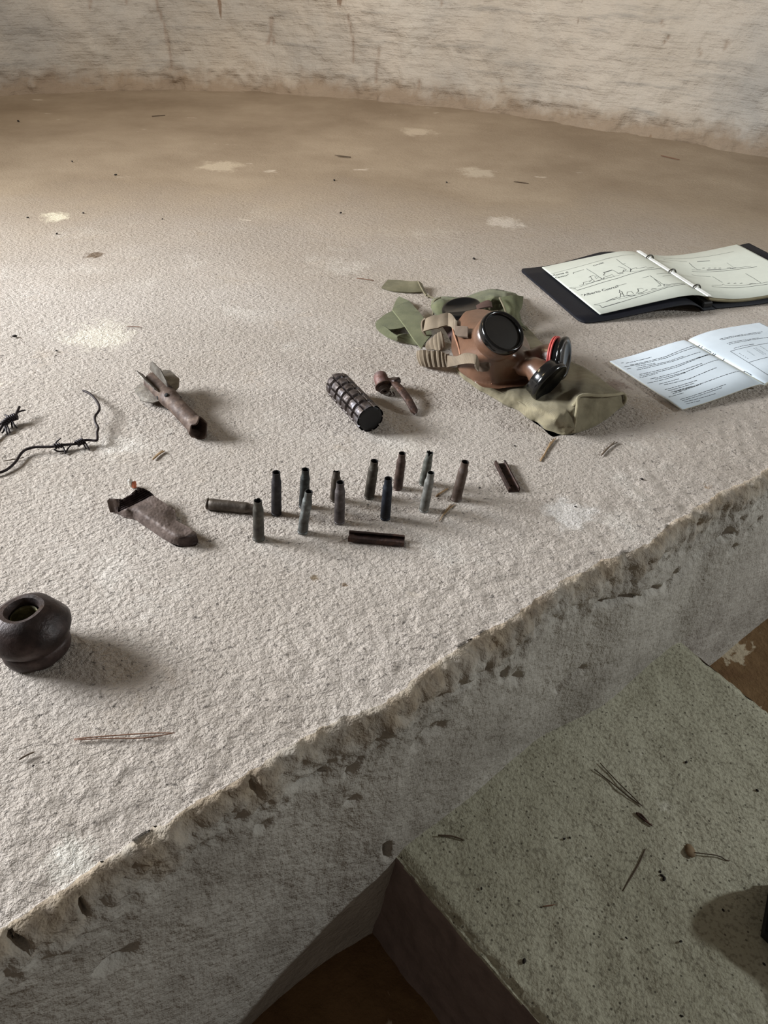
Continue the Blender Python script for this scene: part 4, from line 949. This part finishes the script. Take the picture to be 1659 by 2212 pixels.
def text_on(mb, body, org, U, Vv, h, p0, size, ang=0.0, shear=0.0):
    c = bpy.data.curves.new('t', 'FONT'); c.body = body; c.size = size; c.fill_mode = 'FRONT'; c.resolution_u = 3; c.offset = size * .006
    o = bpy.data.objects.new('t', c); COL.objects.link(o); dg = bpy.context.evaluated_depsgraph_get(); me = bpy.data.meshes.new_from_object(o.evaluated_get(dg))
    ca, sa = math.cos(ang), math.sin(ang); v = []
    for q in me.vertices:
        a, b = q.co.x + q.co.y * shear, q.co.y; u, w = p0[0] + a * ca - b * sa, p0[1] + a * sa + b * ca; g = org + U * u + Vv * w; v.append(Vector((g.x, g.y, h(u, w) + .0002)))
    mb.add(v, [list(p.vertices) for p in me.polygons]); bpy.data.objects.remove(o)
def cz(ox, oy, s): return lambda *p: [(ox + a / s, oy + b / s) for a, b in p]
A1 = cz(1160, 560, 9.217); A2 = cz(1300, 560, 9.217); A3 = cz(1500, 540, 10.434); B6 = cz(1380, 530, 5.946)
mb = MB(); K = (Sp, U, Vv, hp)
th, md_, fi = .0011, .0008, .0005
I = lambda pts, w: inkpx(mb, *K, pts, w)
# left page, upper ship
I(A1((240, 305), (900, 130), (1400, -10)), fi); I(A2((100, -10), (160, -28)), fi); I([(1306, 560), (1345, 552), (1372, 551)], fi)
I(A1((790, 625), (1000, 560), (1300, 465), (1659, 365)), th); I(A2((370, 360), (560, 300), (820, 230), (1060, 200), (1250, 208)), th)
I(A1((640, 572), (840, 555), (1150, 450), (1659, 310)), fi); I(A1((640, 572), (740, 590), (770, 575)), md_); I(A1((790, 610), (730, 580)), fi)
I(A1((840, 525), (930, 500), (920, 465), (1050, 430), (1040, 455), (1100, 400), (1150, 440), (1080, 470), (960, 490)), md_)
I(A1((1100, 410), (1060, 340), (1030, 360), (1120, 320), (1200, 345), (1150, 350), (1180, 390), (1230, 350), (1290, 385), (1350, 390)), md_)
I(A1((985, 190), (1150, 290), (1290, 395)), md_); I(A1((1160, 440), (1330, 395), (1330, 360), (1420, 335), (1490, 305), (1540, 345), (1380, 370)), md_)
I(A1((1320, 270), (1500, 215)), .0022); I(A1((1350, 280), (1320, 320), (1360, 320)), th); I(A1((1500, 215), (1570, 250), (1620, 285), (1659, 270)), md_)
I(A2((290, 0), (410, 95), (570, 190)), md_); I(A2((320, 145), (420, 170), (470, 200)), md_); I(A2((410, 95), (470, 90)), md_)
I(A2((315, 285), (420, 260), (430, 215), (490, 205), (440, 245), (520, 235), (560, 250), (590, 200), (690, 165), (690, 190), (760, 180), (880, 155), (900, 175), (1040, 165)), md_); I(A2((330, 280), (430, 285), (390, 265)), th)
I(A2((560, 250), (760, 235), (1000, 180)), fi); I(A2((570, 245), (575, 190)), th)
# left page, lower ship
I(A2((10, 965), (400, 850), (850, 710), (1280, 570), (1480, 528), (1659, 512)), th); I(A1((1290, 965), (1659, 855)), th)
I(A1((1130, 910), (1250, 915), (1290, 960)), md_); I(A1((1130, 910), (1360, 850), (1659, 770)), fi); I(A1((1365, 850), (1480, 800), (1590, 755), (1650, 765), (1659, 745)), md_)
I(A2((80, 850), (180, 800), (290, 760), (320, 785), (200, 805)), md_); I(A2((350, 610), (360, 640), (345, 665), (380, 680), (365, 745), (450, 740), (420, 700), (400, 650), (385, 640)), th)
I(A2((430, 735), (560, 720), (680, 710), (600, 735), (480, 725)), th); I(A2((500, 655), (590, 640), (630, 690)), md_); I(A2((510, 655), (500, 670), (500, 710)), fi)
I(A2((700, 590), (790, 578), (830, 600)), md_); I(A2((715, 592), (730, 640), (680, 680), (800, 660), (830, 670), (720, 690)), th); I(A2((820, 650), (910, 610), (870, 600)), md_)
I(A2((980, 605), (1090, 580), (990, 585)), th); I(A2((1110, 540), (1180, 530), (1120, 520)), th)
I(A2((955, 325), (1060, 400), (1220, 500), (1150, 480)), md_); I(A2((1050, 400), (1180, 520)), md_); I(A2((1220, 500), (1370, 505), (1240, 540), (1240, 500)), th); I(A2((1370, 500), (1640, 490)), md_); I(A2((330, 800), (800, 690), (1280, 550), (1640, 495)), fi)
I(A2((810, 375), (940, 340)), md_); I(A2((315, 530), (490, 485)), md_); I(A2((315, 530), (320, 560)), md_); I(A2((1090, 298), (1390, 300)), md_); I(A2((1210, 345), (1380, 335)), md_)
I(A1((720, 270), (935, 205)), md_); I(A1((720, 265), (730, 290)), md_)
# right page
I(B6((290, 160), (600, 170), (900, 140), (1220, 80)), fi); I(B6((310, 180), (480, 200), (620, 210)), fi)
I(A3((-60, 485), (400, 492), (700, 470), (1100, 420), (1410, 378)), th); I(A3((-60, 445), (250, 460), (600, 440), (900, 410), (1280, 365)), md_)
I(A3((60, 262), (350, 245)), .0016); I(A3((-120, 290), (-40, 370), (60, 440), (140, 445)), md_); I(A3((730, 290), (870, 385)), fi)
for a in (200, 330, 460, 570): I(A3((a - 25, 412), (a + 30, 408)), .0018)
I(A3((280, 450), (600, 440)), .0020); I(A3((730, 410), (800, 400), (850, 420), (940, 400), (800, 415)), .0014)
I(A3((-60, 560), (100, 585), (360, 600)), md_); I(A3((410, 600), (540, 680), (630, 735)), md_); I(A3((390, 822), (650, 850), (950, 855), (1300, 820), (1659, 770)), th)
I(A3((390, 795), (620, 790), (650, 770), (700, 800), (1050, 800), (1300, 770), (1480, 755), (1659, 720)), md_); I(A3((1150, 530), (1340, 640), (1500, 745)), md_)
for a in (770, 910, 1050): I(A3((a - 25, 755), (a + 30, 745)), .0018)
I(A3((1240, 770), (1320, 750), (1420, 765)), th)
a0 = uv_of(*K, *A1((300, 345))[0]); a1 = uv_of(*K, *A1((640, 265))[0]); an = math.atan2(a1[1] - a0[1], a1[0] - a0[0])
text_on(mb, '"Conte di', *K, a0, .0085, an, .2); a0 = uv_of(*K, *A1((365, 388))[0]); text_on(mb, 'Cavour"', *K, a0, .0085, an, .2)
a0 = uv_of(*K, *A1((900, 745))[0]); a1 = uv_of(*K, *A1((1560, 575))[0]); an = math.atan2(a1[1] - a0[1], a1[0] - a0[0])
text_on(mb, '"Alberto Cuerni"', *K, a0, .0105, an, .2)
a0 = uv_of(*K, *A1((1130, 140))[0]); a1 = uv_of(*K, *A1((1420, 50))[0]); text_on(mb, 'CUIRASSE', *K, a0, .0055, math.atan2(a1[1] - a0[1], a1[0] - a0[0]))
o = mb.build('ship_drawing', M['ink'], e, False)

# ================================================================ booklet
Sb = Vector((.533, .955, 0)); Ub = Vector((.137, .074, 0)).normalized(); Vb = Vector((-Ub.y, Ub.x, 0))
hb = smoothf([(-.17, .0030), (-.12, .0045), (-.08, .0075), (-.04, .0112), (-.015, .0118), (-.004, .0085), (0, .0070)])
hb2 = smoothf([(0, .0080), (.004, .0105), (.02, .0140), (.05, .0165), (.10, .0150), (.16, .0120)])
def hbk(u, v): return hb(u) if u < 0 else hb2(u)
e = empty('booklet', Sb + Vb * .07, 'open stapled booklet of typed white pages, in front of the binder', 'booklet')
sheet(Sb, Ub, Vb, (-.157, -.0005), 0, .150, hbk, 50, 4, .0004).build('page', M['bluepaper'], e)
sheet(Sb, Ub, Vb, (.0005, .157), .002, .152, hbk, 50, 4, .0004).build('page', M['bluepaper'], e)
sheet(Sb, Ub, Vb, (-.1565, .156), .0008, .1495, lambda u, v: hbk(u, v) - .0005, 60, 4, .0018).build('page_stack', mat_plain('booklet_edge', S(214, 210, 192), .9), e)
for vv in (.034, .112):
    mb = MB(); mb.tube([Sb + Vb * (vv + a) + Vector((0, 0, hbk(.001, 0) + z)) for a, z in ((-.006, 0), (-.006, .0008), (.006, .0008), (.006, 0))], .0004, 6); mb.build('staple', M['ring'], e)
mb = MB(); Kb = (Sb, Ub, Vb, hbk); C7 = cz(1310, 690, 4.754); C4 = cz(1500, 700, 10.434); rr = random.Random(3)
def typed(pts, w=.0011):
    """typed line: a run of word-long strokes"""
    uv = [uv_of(*Kb, *p) for p in pts]; L_ = [0]
    for a, b in zip(uv, uv[1:]): L_.append(L_[-1] + math.hypot(b[0] - a[0], b[1] - a[1]))
    def at(s):
        for i in range(len(uv) - 1):
            if s <= L_[i + 1] or i == len(uv) - 2:
                t = (s - L_[i]) / (L_[i + 1] - L_[i]); return (uv[i][0] + (uv[i + 1][0] - uv[i][0]) * t, uv[i][1] + (uv[i + 1][1] - uv[i][1]) * t)
    s = 0
    while s < L_[-1]:
        wl = rr.uniform(.0025, .010); e_ = min(s + wl, L_[-1]); mid = at((s + e_) / 2); ink(mb, *Kb, [at(s), mid, at(e_)], w * rr.uniform(.7, 1)); s = e_ + .0011
for q in [((150, 448), (175, 445)), ((200, 450), (460, 388)), ((240, 470), (600, 385), (960, 262)), ((185, 488), (600, 400), (985, 278)), ((300, 480), (500, 450)), ((320, 500), (640, 430), (790, 378)), ((210, 510), (250, 503)), ((310, 520), (700, 425), (965, 335)), ((340, 565), (700, 480), (1000, 375), (1100, 348)), ((340, 582), (720, 490), (1120, 355)), ((340, 600), (530, 552)), ((450, 612), (700, 550), (980, 452)), ((500, 615), (800, 545), (1210, 405)), ((420, 655), (600, 615), (815, 545)), ((540, 665), (750, 608)), ((590, 672), (850, 610), (1130, 495)), ((600, 722), (930, 625)), ((630, 735), (900, 655)), ((660, 748), (880, 685)), ((680, 765), (970, 665)), ((640, 798), (790, 755)), ((700, 745), (1000, 650), (1415, 535)), ((760, 822), (1230, 665)), ((780, 835), (1190, 700)), ((800, 850), (1120, 762)), ((820, 868), (960, 835))]:
    typed(C7(*q))
for q in [((570, 345), (850, 280), (1530, 175)), ((610, 362), (900, 290), (1500, 205)), ((730, 440), (1000, 380), (1450, 315)), ((780, 460), (1050, 400), (1659, 300)), ((890, 550), (1100, 490), (1350, 452))]:
    typed(C4(*q))
for q in [((810, 615), (1100, 540), (1659, 430)), ((810, 615), (1220, 870), (1659, 1150)), ((1220, 870), (1450, 800), (1659, 750))]: inkpx(mb, *Kb, C4(*q), .0007)
for a, b in ((1010, 660), (1040, 690), (1090, 715), (1140, 745), (1190, 770)): inkpx(mb, *Kb, C4((a, b), (a + 22, b + 6)), .0010)
for a, b, n_ in ((1190, 610, 5), (1330, 545, 7), (1380, 540, 7), (1480, 500, 6)):
    for k in range(n_): inkpx(mb, *Kb, C4((a + k * 34, b + k * 22), (a + 26 + k * 34, b + 8 + k * 22)), .0009)
mb.build('typed_text', M['ink'], e, False)

# ================================================================ litter: needles, leaf, twigs, crumbs
def litter(name, paths, mat, lab, cat, group=None, r=.0008, z=0.0, parts=False):
    mb = MB()
    for p in paths:
        w = cr([G(q[0], q[1], z + (q[2] if len(q) > 2 else 1.2) / 1000) for q in p], 5) if len(p) > 2 else [G(q[0], q[1], z + (q[2] if len(q) > 2 else 1.2) / 1000) for q in p for _ in (0,)]
        if len(w) == 2: w = [w[0].lerp(w[1], t / 6) for t in range(7)]
        mb.tube(w, lambda t: r * (.35 + .65 * math.sin(math.pi * min(1, .15 + t * .8)) ** .5), 6)
    o = mb.build(name, mat); recenter(o); return tag(o, lab, cat, group)
litter('pine_needle_pair', [[(160, 1596), (230, 1590), (320, 1584), (376, 1583)], [(160, 1598), (240, 1595), (310, 1594), (378, 1583)]], M['needle'], 'long joined pair of brown pine needles lying level near the bottom left of the shelf', 'pine needle', None, .00055)
litter('dry_twig', [[(41, 1641), (56, 1632), (75, 1624)]], M['darkneedle'], 'short dark twig beside the long needle pair, nearest the lower left corner', 'twig', None, .0008)
litter('pine_needle_pair', [[(1283, 1661), (1320, 1690), (1360, 1722), (1388, 1741)], [(1296, 1648), (1335, 1690), (1368, 1722), (1388, 1742)]], M['darkneedle'], 'joined pair of dark pine needles forming a narrow V on the lower step', 'pine needle', None, .0007, ZS)
litter('dry_twig', [[(1376, 1758), (1390, 1770), (1409, 1784)], [(1374, 1756), (1385, 1760), (1400, 1776)]], M['copper'], 'short thick reddish twig just below the needle pair on the step', 'twig', None, .0013, ZS)
litter('pine_needle', [[(1394, 1834), (1378, 1870), (1345, 1925)]], M['darkneedle'], 'single straight faint needle on the step, between the leaf and the reddish twig', 'pine needle', None, .0008, ZS)
litter('dry_twig', [[(946, 1804), (975, 1806), (1004, 1815)]], M['darkneedle'], 'small curved dark twig near the left edge of the step', 'twig', None, .0010, ZS)
litter('pine_needle', [[(1172, 1958), (1200, 1954)]], M['needle'], 'short pale reddish needle in the middle of the step', 'pine needle', None, .0006, ZS)
litter('dry_straw', [[(1174, 988), (1183, 968), (1196, 948)], [(1167, 994), (1180, 975), (1189, 955)], [(1168, 996), (1184, 968), (1201, 946)]], M['straw'], 'frayed tuft of straw just below the corner of the bag', 'straw', None, .0009)
litter('dry_twig', [[(1299, 984), (1310, 972), (1328, 954)], [(1299, 983), (1315, 966), (1334, 955)]], M['darkneedle'], 'short dark twig to the right below the bag', 'twig', None, .0009)
litter('dry_straw', [[(942, 1072), (952, 1065), (968, 1055)]], M['straw'], 'short pale straw between the standing cartridge cases', 'straw', None, .0012)
litter('pine_needle_pair', [[(949, 1126), (962, 1105), (975, 1088)], [(953, 1118), (970, 1100), (984, 1089)]], M['straw'], 'pair of thin needles below the rightmost standing cartridge case', 'pine needle', None, .0006)
litter('pine_needle', [[(770, 601), (790, 603), (808, 606)]], M['needle'], 'thin curved needle left of the flat strap end', 'pine needle', None, .0007)
litter('pine_needle', [[(274, 705), (290, 705), (306, 707)]], M['needle'], 'thin needle on the shelf above the barbed wire', 'pine needle', None, .0006)
litter('pine_needle', [[(1110, 392), (1142, 396)]], M['darkneedle'], 'short dark needle on the far shelf, upper centre right', 'pine needle', None, .0012)
litter('pine_needle', [[(1428, 336), (1468, 345)]], M['needle'], 'brown needle on the far shelf close to the wall at right', 'pine needle', None, .0014)
litter('pine_needle_pair', [[(723, 335), (758, 339)], [(730, 338), (758, 340)]], M['darkneedle'], 'small dark needle pair on the far shelf, upper centre', 'pine needle', None, .0011)
litter('pine_needle', [[(328, 251), (357, 249)]], M['darkneedle'], 'dark needle on the far shelf near the wall, upper left', 'pine needle', None, .0014)
litter('dry_straw', [[(330, 992), (340, 982), (352, 973)], [(331, 992), (345, 980), (356, 974)]], M['straw'], 'short twisted straw below the mortar tail', 'straw', None, .0010)
litter('dry_twig', [[(8, 996), (30, 992), (52, 988)]], M['darkneedle'], 'thin twig below the short piece of barbed wire', 'twig', None, .0006)
# leaf with stalk
e = empty('dry_leaf', G(1500, 1840, ZS), 'small curled dry leaf with a long thin stalk on the step', 'leaf')
lv = [(1479, 1828), (1483, 1822), (1492, 1824), (1499, 1832), (1503, 1842), (1502, 1850), (1495, 1853), (1486, 1848), (1480, 1838)]
v = [G(a, b, ZS + .001 + .0018 * abs(math.sin(i))) for i, (a, b) in enumerate(lv)]; c = G(1491, 1838, ZS + .0008); mb = MB(); n = len(v)
mb.add(v + [c] + [q - Vector((0, 0, .0005)) for q in v + [c]], [[i, (i + 1) % n, n] for i in range(n)] + [[(i + 1) % n + n + 1, i + n + 1, 2 * n + 1] for i in range(n)] + [[i, i + n + 1, (i + 1) % n + n + 1, (i + 1) % n] for i in range(n)]); mb.build('blade', M['leaf'], e)
mb = MB(); mb.tube([G(a, b, ZS + z) for a, b, z in ((1501, 1842, .002), (1520, 1844, .003), (1545, 1847, .003), (1558, 1851, .002), (1568, 1858, .001), (1576, 1859, .001))], .0006, 6); mb.build('stalk', M['darkneedle'], e)
# crumbs: dark seeds and bits of dirt
def crumb(px, py, s_, z, lab, grp, mat=M['crumb']):
    mb = MB(); c = G(px, py, z); k = mmpx(c) * s_; rr = random.Random(px * 7 + py); a = rr.uniform(0, 3.1)
    mb.lathe([(.0001, 0), (.8, .15), (1, .5), (.7, .95), (.0001, 1.1)], 8, Matrix.Translation(c) @ Matrix.Rotation(a, 4, 'Z') @ Matrix.Diagonal((k, k * .6, k * .8, 1)))
    o = jitter(mb.build('dirt_crumb', mat), k * .25, 1 / k * .6, px); recenter(o); tag(o, lab, 'dirt', grp)
for q in [(40, 263, 3.5), (156, 350, 3.2), (250, 379, 3.4), (722, 390, 3.5), (736, 461, 3.6), (123, 506, 3), (1024, 560, 4), (32, 728, 6), (123, 759, 3.5), (121, 769, 2.5), (455, 1072, 0), (1036, 1055, 3), (1112, 964, 3), (1386, 1036, 4), (1243, 1096, 3.5), (180, 461, 3), (60, 471, 3), (351, 474, 2.5), (965, 395, 3), (436, 1184, 0), (72, 1655, 3)]:
    if q[2]: crumb(*q, 0.0, 'tiny dark seed-like crumb of dirt on the pale plastered shelf', 'dark crumbs on the shelf')
for q in [(1429, 1892, 5), (1434, 1899, 6), (1426, 1884, 4), (1132, 2077, 7), (1470, 2034, 4), (1562, 1967, 4), (1635, 1708, 4), (1353, 2027, 3.5), (1040, 1920, 3.5), (1219, 1812, 3.5), (1231, 1810, 3), (1650, 2083, 4), (1472, 2195, 4), (1482, 1647, 4), (1471, 2195, 3)]:
    crumb(*q, ZS, 'tiny dark crumb of dirt on the grey step', 'dark crumbs on the step')

# ================================================================ shoe at the right edge
toe = G(1657, 1962, ZS); e = empty('shoe', toe + Vector((.06, -.02, 0)), 'black shoe on the step, only its edge showing at the right border', 'shoe')
ax = Vector((.88, -.48, 0)).normalized(); sd = Vector((-ax.y, ax.x, 0))      # toe to heel, sideways
def shoe_sec(t):    # length parameter 0 toe .. 1 heel -> half width, height
    w = .046 * (math.sin(math.pi * min(1, t * 1.15 + .10)) ** .45 if t < .55 else .86 - .14 * math.sin((t - .55) * 7)) 
    if t > .93: w *= math.sqrt(max(0.02, 1 - ((t - .93) / .075) ** 2))
    hgt = .034 + .055 * max(0, min(1, (t - .18) / .5)) ** 1.2
    return max(.004, w), hgt
LN = .285; org = toe + Vector((-.003, -.002, 0)); mb = MB(); v = []; N = 24; K = 34
for i in range(K + 1):
    t = i / K; w, h = shoe_sec(t)
    for k in range(N):
        a = math.pi * k / (N - 1); v.append(org + ax * (LN * t) + sd * (w * math.cos(a)) + Vector((0, 0, .012 + (h) * math.sin(a) ** .8)))
f = [[i * N + k, i * N + k + 1, (i + 1) * N + k + 1, (i + 1) * N + k] for i in range(K) for k in range(N - 1)]; mb.add(v, f); mb.build('upper', M['shoe'], e)
mb = MB(); v = []
for z, gx in ((0, .001), (.012, .003)):
    for s_ in (1, -1):
        for i in (range(K + 1) if s_ == 1 else range(K, -1, -1)):
            t = i / K; w, _ = shoe_sec(t); v.append(org + ax * (LN * t) + sd * (s_ * (w + gx)) + Vector((0, 0, z)))
n = len(v) // 2; mb.add(v, [list(range(n))[::-1], list(range(n, 2 * n))] + [[i, (i + 1) % n, n + (i + 1) % n, n + i] for i in range(n)]); sharp(mb.build('sole', M['sole'], e), 40)
for k in range(4):
    t = .36 + .07 * k; w, h = shoe_sec(t); mb = MB(); mb.tube([org + ax * (LN * t + .006 * math.cos(a)) + sd * (w * .5 * math.cos(a)) + Vector((0, 0, .0135 + h * math.sin(math.acos(.5 * math.cos(a))) ** .8)) for a in [math.pi * j / 8 for j in range(9)]], .0016, 6); mb.build('lace', M['sole'], e)
